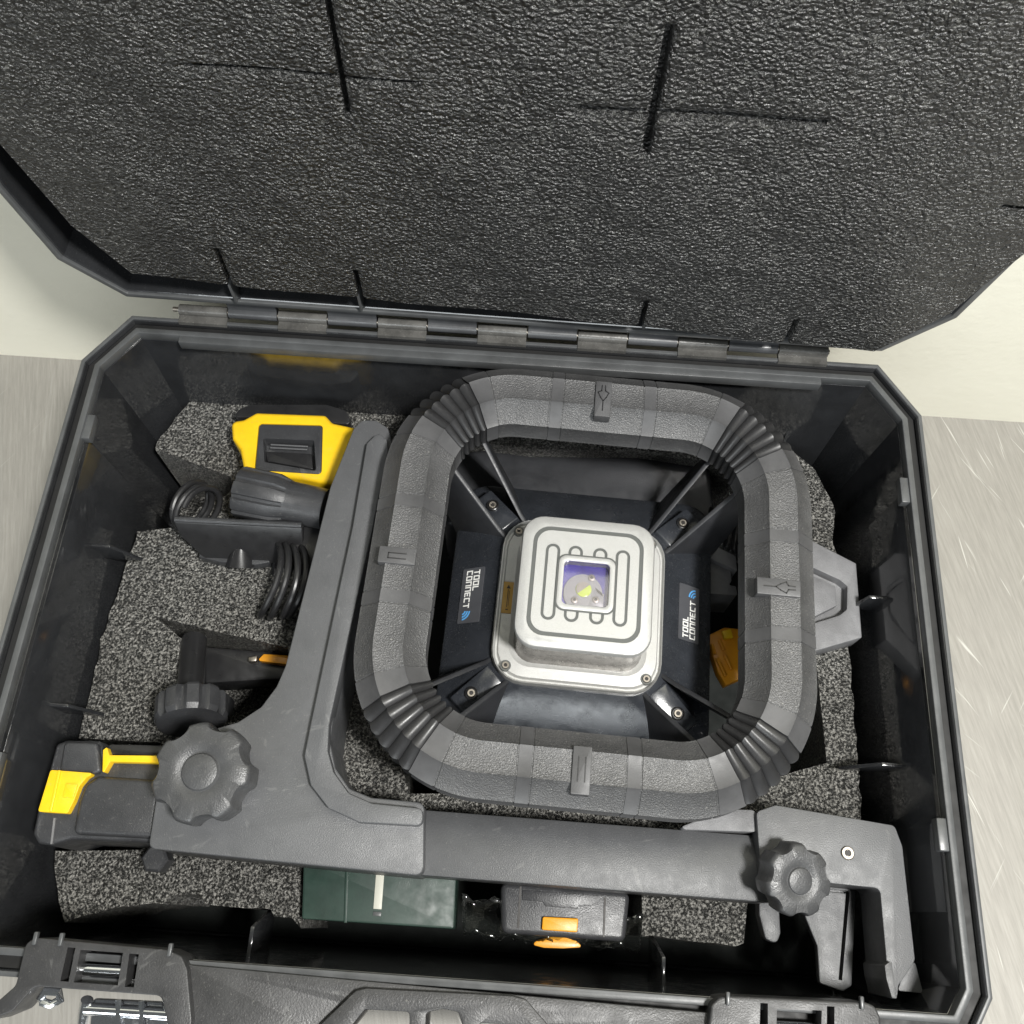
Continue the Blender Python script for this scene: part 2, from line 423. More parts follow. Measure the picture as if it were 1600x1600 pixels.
# stepped side panels of the inner wall
for s in (-1, 1):
    pts = [(s * 0.2575, -0.086), (s * 0.2575, -0.33), (s * 0.2568, -0.33), (s * 0.2568, -0.088)]
    low = [(s * 0.2530, -0.086), (s * 0.2530, -0.33), (s * 0.2490, -0.33), (s * 0.2490, -0.088)]
    obj('side_panel', prism(low, -0.165, -0.010, 0.001, top=pts), 'case', body)
def fin(o, d, l1, l2, h):
    """thin triangular nub on the wall at o, pointing along d"""
    d = Vector(d).normalized()
    t = 0.0011
    sec = [(-0.004, 0.0), (l1, 0.0), (l1 + l2, -h), (-0.004, -h)]
    bm = prism(sec, -t, t, 0.0004)
    return xform(bm, frame_mat(o, d, (0, 0, 1)))
for o, d, l1, l2, h in (((-0.2564, -0.1451, -0.045), (1, 0, 0), 0.013, 0.014, 0.022), ((-0.2574, -0.2482, -0.045), (1, 0, 0), 0.013, 0.014, 0.022),
                        ((0.2552, -0.2491, -0.045), (-1, 0, 0), 0.012, 0.018, 0.024), ((0.2566, -0.1442, -0.045), (-1, 0, 0), 0.012, 0.004, 0.024),
                        ((-0.2042, -0.0033, -0.055), (0, -1, 0), 0.008, 0.008, 0.028), ((0.2055, -0.0045, -0.055), (0, -1, 0), 0.008, 0.008, 0.028),
                        ((-0.1165, -0.3715, -0.06), (0, 1, 0), 0.010, 0.012, 0.05), ((0.116, -0.3719, -0.06), (0, 1, 0), 0.010, 0.012, 0.05)):
    obj('foam_retainer', fin(o, d, l1, l2, h), 'case', body)

obj('case_floor', prism(inset(OUT, 0.0225), -0.182, -0.1775), 'floor', body)
# hinge
HY, HZ = 0.0062, 0.0030
obj('hinge_pin', tube([(-0.219, HY, HZ), (0.2135, HY, HZ)], 0.0016, 12), 'steel', case)
hx = [-0.2150 + i * 0.0329 for i in range(14)]
for i in range(13):
    light = i % 2 == 0
    x0, x1 = hx[i] + 0.0005, hx[i + 1] - 0.0005
    bm = tube([(x0, HY, HZ), (x1, HY, HZ)], 0.0037, 16)
    if light: add_box(bm, ((x0 + x1) / 2, HY - 0.0052, HZ - 0.0028), (x1 - x0, 0.0075, 0.0030))
    else:
        add_box(bm, ((x0 + x1) / 2, HY + 0.0022, HZ + 0.006), (x1 - x0, 0.0042, 0.011))
    obj('hinge_knuckle', bm, 'hinge_light' if light else 'hinge', case)

# lid, standing upright
LO = ccw([(-0.244, 0.0180), (0.244, 0.0125), (0.274, 0.052), (0.283, 0.112), (0.283, 0.345), (0.270, 0.385), (0.244, 0.41), (-0.244, 0.41), (-0.270, 0.385), (-0.283, 0.345), (-0.283, 0.112), (-0.274, 0.052)])
lprof = [(0.012, 0.0705), (0.0, 0.064), (0.0, 0.006), (0.0005, 0.0055), (0.0032, 0.0055), (0.0037, 0.006), (0.0045, 0.012), (0.006, 0.058), (0.03, 0.059)]
def lidloft(rings, **k):
    bm = loft(rings, **k)
    for v in bm.verts: v.co = (v.co.x, v.co.z, v.co.y)
    bmesh.ops.recalc_face_normals(bm, faces=bm.faces)
    return bm
lid = obj('lid', lidloft([(inset(LO, d), z) for d, z in lprof]), 'case', case, 0.3)
def lidring(o, i, y0, y1, bev):
    bm = ring(o, i, y0, y1, bev)
    for v in bm.verts: v.co = (v.co.x, v.co.z, v.co.y)
    bmesh.ops.recalc_face_normals(bm, faces=bm.faces); return bm
obj('lid_rim', lidring(inset(LO, -0.001), inset(LO, 0.0028), 0.0035, 0.0075, 0.0006), 'rim', lid)
for x in (-0.172, -0.0915, 0.089):
    obj('lid_nub', box((x, 0.0065, 0.0300), (0.0020, 0.010, 0.018), 0.0005), 'rim', lid)

# ------------------------------------------------------------------ lid foam with cross slits
def lid_foam():
    x0, x1, z0, z1 = -0.278, 0.281, 0.0100, 0.400
    w = 0.0016
    slots = []      # (xa, xb, za, zb)
    slots += [(-0.0760 - w * 0.9, -0.0760 + w * 0.9, 0.186, 0.272), (-0.147, -0.042, 0.2097 - w * 0.45, 0.2097 + w * 0.45)]
    slots += [(0.0675 - w * 1.2, 0.0675 + w * 1.2, 0.1757, 0.2474), (0.0332, 0.1476, 0.2020 - w, 0.2020 + w)]
    slots += [(-0.1685 - w, -0.1685 + w, 0.0, 0.0795), (-0.0886 - w, -0.0886 + w, 0.0, 0.0683), (0.0856 - w, 0.0856 + w, 0.0, 0.0589), (0.1772 - w, 0.1772 + w, 0.0, 0.0513)]
    slots += [(0.249, 0.30, 0.1587 - w * 0.8, 0.1587 + w * 0.8)]
    st = 0.0042
    xs = [x0 + (x1 - x0) * i / round((x1 - x0) / st) for i in range(round((x1 - x0) / st) + 1)]
    zs = [z0 + (z1 - z0) * i / round((z1 - z0) / st) for i in range(round((z1 - z0) / st) + 1)]
    def snap(arr, vals):
        vals = [v for v in vals if arr[0] < v < arr[-1]]
        return sorted(set([a for a in arr if all(abs(a - v) > 0.0008 for v in vals)] + vals))
    xs = snap(xs, [s[0] for s in slots] + [s[1] for s in slots]); zs = snap(zs, [s[2] for s in slots] + [s[3] for s in slots])
    bm = bmesh.new()
    def yf(x, z):       # gently uneven face of the foam
        return -0.0015 - 0.006 * (x + 0.28) / 0.56 + 0.0010 * math.sin(x * 21 + 1.3) * math.cos(z * 17) + 0.0006 * math.sin(x * 63 + z * 41)
    V = {}
    def v(i, j, d):
        k = (i, j, d)
        if k not in V: V[k] = bm.verts.new((xs[i], yf(xs[i], zs[j]) + (0.014 if d else (0.0014 if any(deep(a, b) for a in (i - 1, i) for b in (j - 1, j)) else 0.0)), zs[j]))
        return V[k]
    nx, nz = len(xs) - 1, len(zs) - 1
    def deep(i, j):
        if not (0 <= i < nx and 0 <= j < nz): return False
        cx, cz = (xs[i] + xs[i + 1]) / 2, (zs[j] + zs[j + 1]) / 2
        return any(a < cx < b and c < cz < d for a, b, c, d in slots)
    for i in range(nx):
        for j in range(nz):
            d = deep(i, j)
            bm.faces.new((v(i, j, d), v(i + 1, j, d), v(i + 1, j + 1, d), v(i, j + 1, d)))
            if d:
                for (di, dj, a, b) in ((-1, 0, (i, j), (i, j + 1)), (1, 0, (i + 1, j), (i + 1, j + 1)), (0, -1, (i, j), (i + 1, j)), (0, 1, (i, j + 1), (i + 1, j + 1))):
                    if 0 <= i + di < nx and 0 <= j + dj < nz and not deep(i + di, j + dj):
                        try: bm.faces.new((v(*a, True), v(*b, True), v(*b, False), v(*a, False)))
                        except ValueError: pass
    # chamfered outline
    bmesh.ops.bisect_plane(bm, geom=list(bm.verts) + list(bm.edges) + list(bm.faces), plane_co=(-0.2286, 0, 0.0495), plane_no=(-0.05, 0, -1), clear_outer=True)
    F = [(-0.2286, 0.0495), (-0.249, 0.091), (-0.262, 0.160)], [(0.2325, 0.0255), (0.262, 0.0700), (0.277, 0.130)]
    for side, pts in zip((-1, 1), F):
        for (ax, az), (bx, bz) in zip(pts, pts[1:]):
            n = Vector((side * (bz - az), 0, -abs(bx - ax)))
            bmesh.ops.bisect_plane(bm, geom=list(bm.verts) + list(bm.edges) + list(bm.faces), plane_co=(ax, 0, az), plane_no=n, clear_outer=True)
    # thickness: close the outside edge back into the lid
    eb = [e for e in bm.edges if len(e.link_faces) == 1]
    r = bmesh.ops.extrude_edge_only(bm, edges=eb)
    for q in r['geom']:
        if isinstance(q, bmesh.types.BMVert): q.co.y = 0.05
    bmesh.ops.recalc_face_normals(bm, faces=bm.faces)
    return bm
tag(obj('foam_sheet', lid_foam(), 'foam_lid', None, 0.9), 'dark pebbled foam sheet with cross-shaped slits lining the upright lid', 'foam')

# ------------------------------------------------------------------ foam insert in the base
FZ = -0.08
fo = [(-0.2269, -0.0135), (-0.0674, -0.011), (0.0545, -0.0098), (0.206, -0.0169), (0.2279, -0.0385), (0.2399, -0.0703), (0.2355, -0.0949), (0.2418, -0.118), (0.2415, -0.1891), (0.2414, -0.2772), (0.2392, -0.3284), (0.1616, -0.3536), (0.1053, -0.3519), (0.0795, -0.3665), (-0.006, -0.3687), (-0.092, -0.3624), (-0.0982, -0.3563), (-0.1088, -0.3563), (-0.1118, -0.352), (-0.1505, -0.3514), (-0.1554, -0.3461), (-0.1704, -0.3471), (-0.1753, -0.3523), (-0.1995, -0.356), (-0.2308, -0.3671), (-0.2459, -0.3322), (-0.2478, -0.2562), (-0.2496, -0.198), (-0.243, -0.126), (-0.245, -0.0519)]
rf = []
for i, (x, y) in enumerate(fo):     # roughly torn edge
    x2, y2 = fo[(i + 1) % len(fo)]
    k = max(1, int(math.hypot(x2 - x, y2 - y) / 0.006))
    for j in range(k):
        t = j / k
        rf.append((x + (x2 - x) * t + random.uniform(-0.0009, 0.0009), y + (y2 - y) * t + random.uniform(-0.0009, 0.0009)))
ins = obj('foam_insert', prism(rf, -0.178, FZ), 'foam')
tag(ins, 'speckled grey foam insert with cut-out pockets in the bottom of the case', 'foam')
cut(ins, [prism(q, -0.15 if i < 2 else -0.2, 0.0) for i, q in enumerate((
    [(-0.2443, -0.057), (-0.1874, -0.0741), (-0.184, -0.0828), (-0.1898, -0.0902), (-0.2043, -0.0991), (-0.2111, -0.1141), (-0.2471, -0.1215), (-0.2571, -0.1069)],
    [(-0.2191, -0.1792), (-0.1793, -0.1865), (-0.1272, -0.1945), (-0.1218, -0.2229), (-0.1322, -0.2401), (-0.1652, -0.2472), (-0.1902, -0.2327), (-0.1916, -0.1973)],
    [(-0.0575, -0.0598), (-0.0278, -0.0334), (0.0233, -0.0369), (0.1016, -0.032), (0.1568, -0.0372), (0.1835, -0.0621), (0.2026, -0.0876), (0.2172, -0.1197), (0.2191, -0.1735), (0.222, -0.2445), (0.2006, -0.2515), (0.164, -0.2672), (-0.0379, -0.2809), (-0.0603, -0.2269)],
    [(-0.098, -0.3186), (0.1048, -0.305), (0.1068, -0.3442), (0.1049, -0.3749), (-0.0896, -0.3875)],
    [(0.1755, -0.2786), (0.219, -0.2768), (0.2502, -0.2804), (0.2549, -0.355), (0.1651, -0.3609)],
    [(-0.2738, -0.262), (-0.1973, -0.2607), (-0.184, -0.3134), (-0.1952, -0.3244), (-0.2597, -0.3295)]))])

# ------------------------------------------------------------------ rotary laser
RC = Vector((0.0625, -0.158, -0.006))
RA = math.radians(-1.7)
laser = thing('rotary_laser', 'black rotary laser level with octagonal roll cage and bright silver square head', 'laser level', (RC.x, RC.y, -0.15))
RH, RR, TR = 0.1125, 0.060, 0.0222
ca, sa = math.cos(RA), math.sin(RA)
def rot(x, y): return (RC.x + x * ca - y * sa, RC.y + x * sa + y * ca)
QL = 2 * (RH - RR) + RR * PI / 2          # length of one quarter, corner middle to corner middle
def cage(s, side):
    """point and outward normal at signed distance s from the middle of a side; side 0 = front, then counter-clockwise"""
    hl = RH - RR
    a = abs(s)
    if a <= hl: p = (s, -RH); n = (0, -1)
    else:
        th = (a - hl) / RR
        p = (math.copysign(hl + RR * math.sin(th), s), -(hl + RR * math.cos(th))); n = (math.copysign(math.sin(th), s), -math.cos(th))
    k = side * PI / 2; c, d = math.cos(k), math.sin(k)
    p = (p[0] * c - p[1] * d, p[0] * d + p[1] * c); n = (n[0] * c - n[1] * d, n[0] * d + n[1] * c)
    q = rot(p[0] * 0.985, p[1] * 1.015)
    return Vector((q[0], q[1], RC.z)), Vector((n[0] * ca - n[1] * sa, n[0] * sa + n[1] * ca, 0))
OCT = []                                 # octagon with softened corners
for i in range(8):
    for t in (-0.10, 0.0, 0.10):
        th = (i + 0.5) * PI / 4 + t
        base = math.cos(PI / 8) / math.cos(((th + PI / 8 + PI / 8) % (PI / 4)) - PI / 8) if abs(t) > 0.05 else 0.990
        OCT.append((base * math.cos(th), base * math.sin(th)))
def add_cage(bm, side, s0, s1, n, scale=1.0, mod=None, arc=None, cap=True):
    R = []
    for i in range(n + 1):
        s = s0 + (s1 - s0) * i / n
        p, nn = cage(s, side)
        f = scale * (mod(s) if mod else 1.0)
        o = OCT if arc is None else arc
        R.append([bm.verts.new(p + nn * (TR * f * x) + Vector((0, 0, TR * f * z))) for x, z in o])
    k = len(R[0])
    closed = arc is None
    for a, b in zip(R, R[1:]):
        for j in range(k if closed else k - 1): bm.faces.new((a[j], a[(j + 1) % k], b[(j + 1) % k], b[j]))
    if cap and closed: bm.faces.new(R[0][::-1]); bm.faces.new(R[-1])
    bmesh.ops.recalc_face_normals(bm, faces=bm.faces)
HALF = QL / 2
GR = 0.0165                               # half length of a ribbed corner
for side in range(4):
    bm = bmesh.new()
    L1 = HALF - GR
    marks = [m * k for k in (-1, 1) for m in (0.0255, 0.0335, L1 - 0.0115)]
    samples = sorted(set([-L1 + 2 * L1 * i / 60 for i in range(61)] + [m + d for m in marks for d in (-0.0007, -0.0003, 0.0003, 0.0007)]))
    R = []
    for s in samples:
        p, nn = cage(s, side)
        f = 1.0
        for m in marks:
            if abs(s - m) < 0.0005: f = 0.982
        R.append([bm.verts.new(p + nn * (TR * f * x) + Vector((0, 0, TR * f * z))) for x, z in OCT])
    k = len(OCT)
    for a, b in zip(R, R[1:]):
        for j in range(k): bm.faces.new((a[j], a[(j + 1) % k], b[(j + 1) % k], b[j]))
    bm.faces.new(R[0][::-1]); bm.faces.new(R[-1])
    bmesh.ops.recalc_face_normals(bm, faces=bm.faces)
    tubeo = obj('cage_tube', bm, 'grip', laser, 0.28)
    for k in (-1, 1):
        bm = bmesh.new(); add_cage(bm, side, k * 0.0259, k * 0.0331, 4, 1.006); obj('smooth_band', bm, 'grip_smooth', tubeo, 0.28)
        bm = bmesh.new(); add_cage(bm, side, k * (L1 - 0.0111), k * (L1 + 0.0002), 5, 1.006); obj('smooth_band', bm, 'grip_smooth', tubeo, 0.28)
    # icon plate on the top of the tube
    p, nn = cage((0.001, -0.003, 0.0005, 0.006)[side], side)
    tt = Vector((-nn.y, nn.x, 0))
    # shift towards the face that carries it
    fm = frame_mat(p + Vector((0, 0, TR * 0.925)) + nn * (0.002 if side in (0, 3) else -0.004), nn, tt) if True else None
    pl = xform(prism(rsq(0, 0, 0.0125 if side != 3 else 0.0108, 0.0050, 0.0006), -0.006, 0.0012, 0.0004), fm)
    plo = obj('icon_plate', pl, 'grip_smooth', tubeo)
    bm = bmesh.new()
    if side in (0, 3):
        ln = [((-0.008, 0.002), (0.007, 0.002)), ((-0.008, -0.0018), (0.007, -0.0018))] if side == 0 else [((-0.006, 0.002), (0.006, 0.002)), ((-0.006, -0.0012), (0.006, -0.0012)), ((0.006, -0.0012), (0.006, 0.002))]
    else:
        ln = [((-0.010, 0.0), (-0.002, 0.0)), ((-0.002, 0.0), (0.001, 0.0018)), ((-0.002, 0.0), (0.001, -0.0018)), ((0.001, 0.0018), (0.005, 0.0034)), ((0.001, -0.0018), (0.005, -0.0034)),
              ((0.005, 0.0034), (0.0065, 0.0012)), ((0.005, -0.0034), (0.0065, -0.0012)), ((0.0065, 0.0012), (0.011, 0.001)), ((0.0065, -0.0012), (0.011, -0.001))]
    for (ax, ay), (bx, by) in ln:
        ax, bx = ax * 0.85, bx * 0.85
        a = Vector((ax, ay, 0.0013)); b = Vector((bx, by, 0.0013)); d = b - a
        add_box(bm, (a + b) / 2, (d.length + 0.0005, 0.0006, 0.0005), Matrix.Rotation(math.atan2(d.y, d.x), 4, 'Z'))
    xform(bm, fm); obj('icon', bm, 'black', plo)
    # ribbed corner after this side
    bm = bmesh.new()
    nr = 5.0
    def ribs(s): 
        u = (s - (HALF - GR)) / (2 * GR)
        w = math.cos(2 * PI * nr * u)
        return 0.905 + 0.118 * abs(math.sin(PI * nr * u)) ** 0.65
    R = []
    n = 110
    for i in range(n + 1):
        s = HALF - GR + 2 * GR * i / n
        if s <= HALF: p, nn = cage(s, side)
        else: p, nn = cage(s - 2 * HALF, (side + 1) % 4)
        f = ribs(s)
        R.append([bm.verts.new(p + nn * (TR * f * x) + Vector((0, 0, TR * f * z))) for x, z in OCT])
    k = len(OCT)
    for a, b in zip(R, R[1:]):
        for j in range(k): bm.faces.new((a[j], a[(j + 1) % k], b[(j + 1) % k], b[j]))
    bmesh.ops.recalc_face_normals(bm, faces=bm.faces)
    obj('ribbed_corner', bm, 'rubber', laser, 0.5)

HC = (0.0606, -0.1615)                    # head centre
def hsq(h, r): return rsq(HC[0], HC[1], h * 0.955, h * 0.985, r, 6, RA)
def ssq(h, r): return rsq(RC.x - 0.0005, RC.y - 0.001, h, h, r, 6, RA)
housing = obj('housing', loft([(ssq(0.090, 0.02), -0.170), (ssq(0.088, 0.02), -0.082), (ssq(0.0872, 0.020), -0.0765), (ssq(0.0850, 0.019), -0.0740), (hsq(0.0585, 0.022), -0.0545), (hsq(0.0560, 0.022), -0.0525)]), 'housing', laser, 0.5)
flange = obj('head_flange', loft([(hsq(0.0552, 0.020), -0.054), (hsq(0.0552, 0.020), -0.0470), (hsq(0.0550, 0.020), -0.0462), (hsq(0.0545, 0.019), -0.0465), (hsq(0.0535, 0.0185), -0.0490), (hsq(0.0525, 0.018), -0.0490), (hsq(0.0515, 0.018), -0.0468), (hsq(0.045, 0.014), -0.0462), (hsq(0.041, 0.012), -0.0475)]), 'silver', laser, 0.35)
cap = obj('head_cap', loft([(hsq(0.0400, 0.0122), -0.0165), (hsq(0.0420, 0.013), -0.0150), (hsq(0.0425, 0.0133), -0.0105), (hsq(0.0418, 0.013), -0.0088), (hsq(0.0404, 0.0122), -0.0080)]), 'silver', laser, 0.5)
CZ = -0.0080
obj('head_neck', loft([(hsq(0.0425, 0.013), -0.0495), (hsq(0.0412, 0.0125), -0.044), (hsq(0.0408, 0.0125), -0.0145)]), 'neck', cap)
def hp(x, y):
    x, y = x * 0.955, y * 0.985
    return (HC[0] + x * ca - y * sa, HC[1] + x * sa + y * ca)
def pill(x, y0, y1, hw, n=6): return [hp(px + x, py + (y0 + y1) / 2) for px, py in fillet([(-hw, -(y1 - y0) / 2), (hw, -(y1 - y0) / 2), (hw, (y1 - y0) / 2), (-hw, (y1 - y0) / 2)], hw * 0.999, n)]
gro = [(hsq(0.0352, 0.0102), hsq(0.0326, 0.0084))]
pills = [(-0.0222, -0.0250, 0.0235), (0.0222, -0.0250, 0.0235), (-0.0078, 0.0140, 0.0235), (0.0078, 0.0140, 0.0235), (-0.0078, -0.0250, -0.0140), (0.0078, -0.0250, -0.0140)]
for x, a, b in pills: gro.append((pill(x, a - 0.0003, b + 0.0003, 0.0046), pill(x, a + 0.0015, b - 0.0015, 0.0028)))
cutters = []
for o, i in gro: cutters.append(ring(o, i, CZ - 0.0007, CZ + 0.002))
WC = (0.0, -0.0005)
cutters.append(prism(rsq(*hp(*WC), 0.0138, 0.0138, 0.003, 6, RA), CZ - 0.0068, CZ + 0.002))
cut(cap, cutters)
for o, i in gro: obj('groove_line', ring(inset(o, 0.00005), inset(i, -0.00005), CZ - 0.0010, CZ - 0.00045), 'groove', cap)
win = obj('window_frame', ring(rsq(*hp(*WC), 0.0170, 0.0170, 0.0048, 6, RA), rsq(*hp(*WC), 0.0138, 0.0138, 0.003, 6, RA), CZ - 0.003, CZ + 0.0010, 0.0004), 'silver', cap)
obj('frame_line', ring(rsq(*hp(*WC), 0.0180, 0.0180, 0.0056, 6, RA), rsq(*hp(*WC), 0.0171, 0.0171, 0.0049, 6, RA), CZ - 0.0005, CZ + 0.0003), 'groove', cap)
obj('window_pane', prism(rsq(*hp(*WC), 0.0137, 0.0137, 0.003, 6, RA), CZ - 0.0009, CZ - 0.0002), 'glass', cap)
fl = CZ - 0.0066
obj('mirror', prism(rsq(*hp(*WC), 0.0136, 0.0136, 0.0028, 6, RA), fl, fl + 0.0008), 'purple', cap)
def disc(x, y, r, z0, z1, n=28, bev=0.0): 
    c = hp(x, y); return prism([(c[0] + r * math.cos(2 * PI * i / n), c[1] + r * math.sin(2 * PI * i / n)) for i in range(n)], z0, z1, bev)
# round carrier, clipped to the opening
lim = 0.0132
cp = []
for i in range(72):
    th = 2 * PI * i / 72
    x, y = -0.0012 + 0.0122 * math.cos(th), -0.0052 + 0.0122 * math.sin(th)
    cp.append(hp(max(-lim, min(lim, x)), max(-lim + WC[1], min(lim, y))))
carrier = obj('prism_carrier', prism(cp, fl + 0.0006, fl + 0.0028), 'prism', cap)
obj('lens', disc(-0.0010, -0.0028, 0.0048, fl + 0.0026, fl + 0.0034, 28, 0.0003), 'lens_yellow', carrier)
obj('lens_shade', prism([hp(-0.0010 + 0.0047 * math.cos(a), -0.0028 + 0.0047 * math.sin(a)) for a in [math.radians(40 + 9 * i) for i in range(21)]], fl + 0.0033, fl + 0.0038), 'steel', carrier)
for x, y in ((0.0036, 0.0050), (-0.0062, -0.0102), (0.0070, -0.0088)):
    obj('carrier_screw', disc(x, y, 0.0021, fl + 0.0027, fl + 0.0040, 20, 0.0004), 'steel', carrier)
    obj('carrier_screw_socket', disc(x, y, 0.0010, fl + 0.0038, fl + 0.00425, 6), 'ink', carrier)
obj('carrier_wedge', prism([hp(0.0055, -0.002), hp(0.0120, -0.0045), hp(0.0120, -0.0128), hp(0.0028, -0.0128)], fl + 0.0024, fl + 0.0031, 0.0002), 'prism', carrier)
obj('carrier_notch', prism([hp(0.0062, -0.001), hp(0.0105, -0.004), hp(0.0112, -0.0062), hp(0.0075, -0.0035)], fl + 0.0029, fl + 0.0034), 'ink', carrier)
# screws at the corners of the flange
def add_socket_screw(parent, c, r, ax=(0, 0, 1), mat='steel'):
    m = axis_mat(c, Vector(c) + Vector(ax))
    o = obj('screw', lathe([(r, -0.002), (r, 0.0006), (r * 0.85, 0.0012), (r * 0.5, 0.0012), (r * 0.45, 0.0003), (0, 0.0003)], 20, m), mat, parent)
    obj('screw_socket', lathe([(r * 0.46, -0.001), (r * 0.46, 0.0009), (0, 0.0009)], 6, m), 'ink', parent)
    return o
for sx, sy in ((-1, -1), (1, -1), (1, 1), (-1, 1)):
    c = hp(sx * 0.0455, sy * 0.0455)
    obj('screw_recess', prism([(c[0] + 0.0034 * math.cos(i * PI / 10), c[1] + 0.0034 * math.sin(i * PI / 10)) for i in range(20)], -0.0485, -0.0458), 'groove', flange)
    add_socket_screw(flange, (c[0], c[1], -0.0458), 0.0024)
# amber caution label on the left strip of the flange
lab = obj('warning_label', xform(prism(rsq(0, 0, 0.0032, 0.0105, 0.0003), 0, 0.0003), frame_mat((*hp(-0.0487, -0.001), -0.0461), (ca, sa, 0), (-sa, ca, 0))), 'label_amber', flange)
bm = bmesh.new()
add_box(bm, (0, -0.0005, 0.0004), (0.0004, 0.012, 0.0002)); add_box(bm, (0.0009, -0.0005, 0.0004), (0.0003, 0.010, 0.0002))
add_prism(bm, [(-0.0012, 0.006), (0.0014, 0.006), (0.0001, 0.0085)], 0.0003, 0.0005); add_box(bm, (0.0002, -0.0080, 0.0004), (0.0016, 0.0006, 0.0002))
obj('label_print', xform(bm, frame_mat((*hp(-0.0487, -0.001), -0.0461), (ca, sa, 0), (-sa, ca, 0))), 'ink', lab)

# struts from the head to the cage corners
for k in range(4):
    th = RA + PI / 4 + k * PI / 2
    d = Vector((math.cos(th), math.sin(th), 0)); e = Vector((-d.y, d.x, 0))
    o0 = Vector((HC[0] * 0.4 + RC.x * 0.6, HC[1] * 0.4 + RC.y * 0.6, 0))
    st = obj('strut', xform(prism([(0.068, -0.058), (0.072, -0.0535), (0.100, -0.0585), (0.102, -0.060), (0.102, -0.082), (0.068, -0.082)], -0.0070, 0.0070, 0.0008), frame_mat(o0, d, (0, 0, 1))), 'housing', laser)
    for s in (-1, 1):
        sec = [(0.066, -0.082), (0.066, -0.0535), (0.072, -0.0515), (0.122, -0.014), (0.127, -0.022), (0.122, -0.046), (0.098, -0.080)]
        b2 = prism(sec, -0.0015, 0.0015, 0.0006)
        for v in b2.verts: v.co.z += s * (0.0082 + (v.co.x - 0.066) * 0.10 + max(0.0, -0.0515 + (v.co.x - 0.072) * 0.75 - v.co.y) * 0.28)
        obj('strut_wall', xform(b2, frame_mat(o0, d, (0, 0, 1))), 'strut', st)
    pos = o0 + d * 0.0905 + Vector((0, 0, -0.0558))
    obj('screw_boss', lathe([(0.0042, -0.004), (0.0042, 0.0004), (0.0036, 0.0008), (0.0032, -0.0005), (0, -0.0005)], 24, axis_mat(pos, pos + Vector((0, 0, 1)) + d * 0.15)), 'black', st)
    add_socket_screw(st, pos + Vector((0, 0, -0.0002)), 0.0027)

# TOOL CONNECT stickers on the sloping sides
GLY = {'T': [(0, 5, 4, 1), (1.5, 0, 1, 5)], 'O': [(0, 0, 1, 6), (3, 0, 1, 6), (1, 0, 2, 1), (1, 5, 2, 1)], 'L': [(0, 0, 1, 6), (1, 0, 2.6, 1)],
       'C': [(0, 0, 1, 6), (1, 0, 2.8, 1), (1, 5, 2.8, 1)], 'N': [(0, 0, 1, 6), (3, 0, 1, 6), (1, 5, 2, 1)], 'E': [(0, 0, 1, 6), (1, 0, 2.8, 1), (1, 5, 2.8, 1), (1, 2.5, 2.2, 1)]}
def add_word(bm, w, x, y, u):
    for ch in w:
        for gx, gy, gw, gh in GLY[ch]: add_box(bm, (x + (gx + gw / 2) * u, y + (gy + gh / 2) * u, 0.00045), (gw * u, gh * u, 0.0001 + 0.00002 * gx))
        x += 4.75 * u
    return x
def sticker(origin, xdir, ydir):
    fm = frame_mat(origin, xdir, ydir)
    so = obj('sticker', xform(prism(rsq(0, 0, 0.0190, 0.0088, 0.0008), -0.0002, 0.0003), fm), 'sticker', housing)
    bm = bmesh.new()
    u = 0.00080
    add_word(bm, 'TOOL', -0.0172, 0.0006, u); add_word(bm, 'CONNECT', -0.0172, -0.0054, u)
    obj('lettering', xform(bm, fm), 'white', so)
    bm = bmesh.new()
    cx, cy = 0.0106, -0.0056
    for r in (0.0018, 0.0036, 0.0054):
        pts = [(cx + (r + 0.0010) * math.cos(a), cy + (r + 0.0010) * math.sin(a)) for a in [math.radians(5 + 10 * i) for i in range(9)]]
        pts += [(cx + r * math.cos(a), cy + r * math.sin(a)) for a in [math.radians(85 - 10 * i) for i in range(9)]]
        add_prism(bm, pts, 0.0003, 0.0005)
    obj('signal_mark', xform(bm, fm), 'blue', so)
# slope of the housing side: from (0.0585, -0.055) to (0.084, -0.0865)
sl = Vector((0.0275, 0, -0.0315)).normalized()
def side_pt(sx, f, y):
    a = Vector((*hp(sx * 0.0585, y), -0.0545)); q = rot(sx * 0.085 - 0.0005, y - 0.001); b = Vector((q[0], q[1], -0.0740))
    return a.lerp(b, f)
for sx, yy in ((-1, 0.003), (1, 0.005)):
    a = side_pt(sx, 0, yy); b = side_pt(sx, 1, yy)
    dn = (b - a).normalized(); al = Vector((-sa, ca, 0))
    n = (al.cross(dn) * -sx * -1).normalized()
    xd = -al if sx < 0 else al
    yd = -dn
    nrm = xd.cross(yd)
    if nrm.z < 0: yd = -yd
    c = side_pt(sx, 0.52, yy) + xd.cross(yd).normalized() * 0.0004
    sticker(c, xd, yd)
obj('battery_housing', prism(fillet([(-0.0317, -0.0369), (-0.0095, -0.0321), (0.1314, -0.0278), (0.1548, -0.0313), (0.1584, -0.0859), (-0.0364, -0.0953)], 0.006, 4), -0.17, -0.092, 0.004, 3), 'strut', laser)
# foot of the base seen to the right of the housing
obj('base_foot', prism([(0.1411, -0.093), (0.1698, -0.1063), (0.1704, -0.1176), (0.1409, -0.1055)], -0.13, -0.085, 0.001), 'plate', laser)
obj('base_foot', prism(fillet([(0.1432, -0.1063), (0.1671, -0.116), (0.1674, -0.1235), (0.1651, -0.1265), (0.1704, -0.127), (0.1711, -0.1335), (0.1429, -0.1337)], 0.001), -0.13, -0.09, 0.001), 'plate', laser)

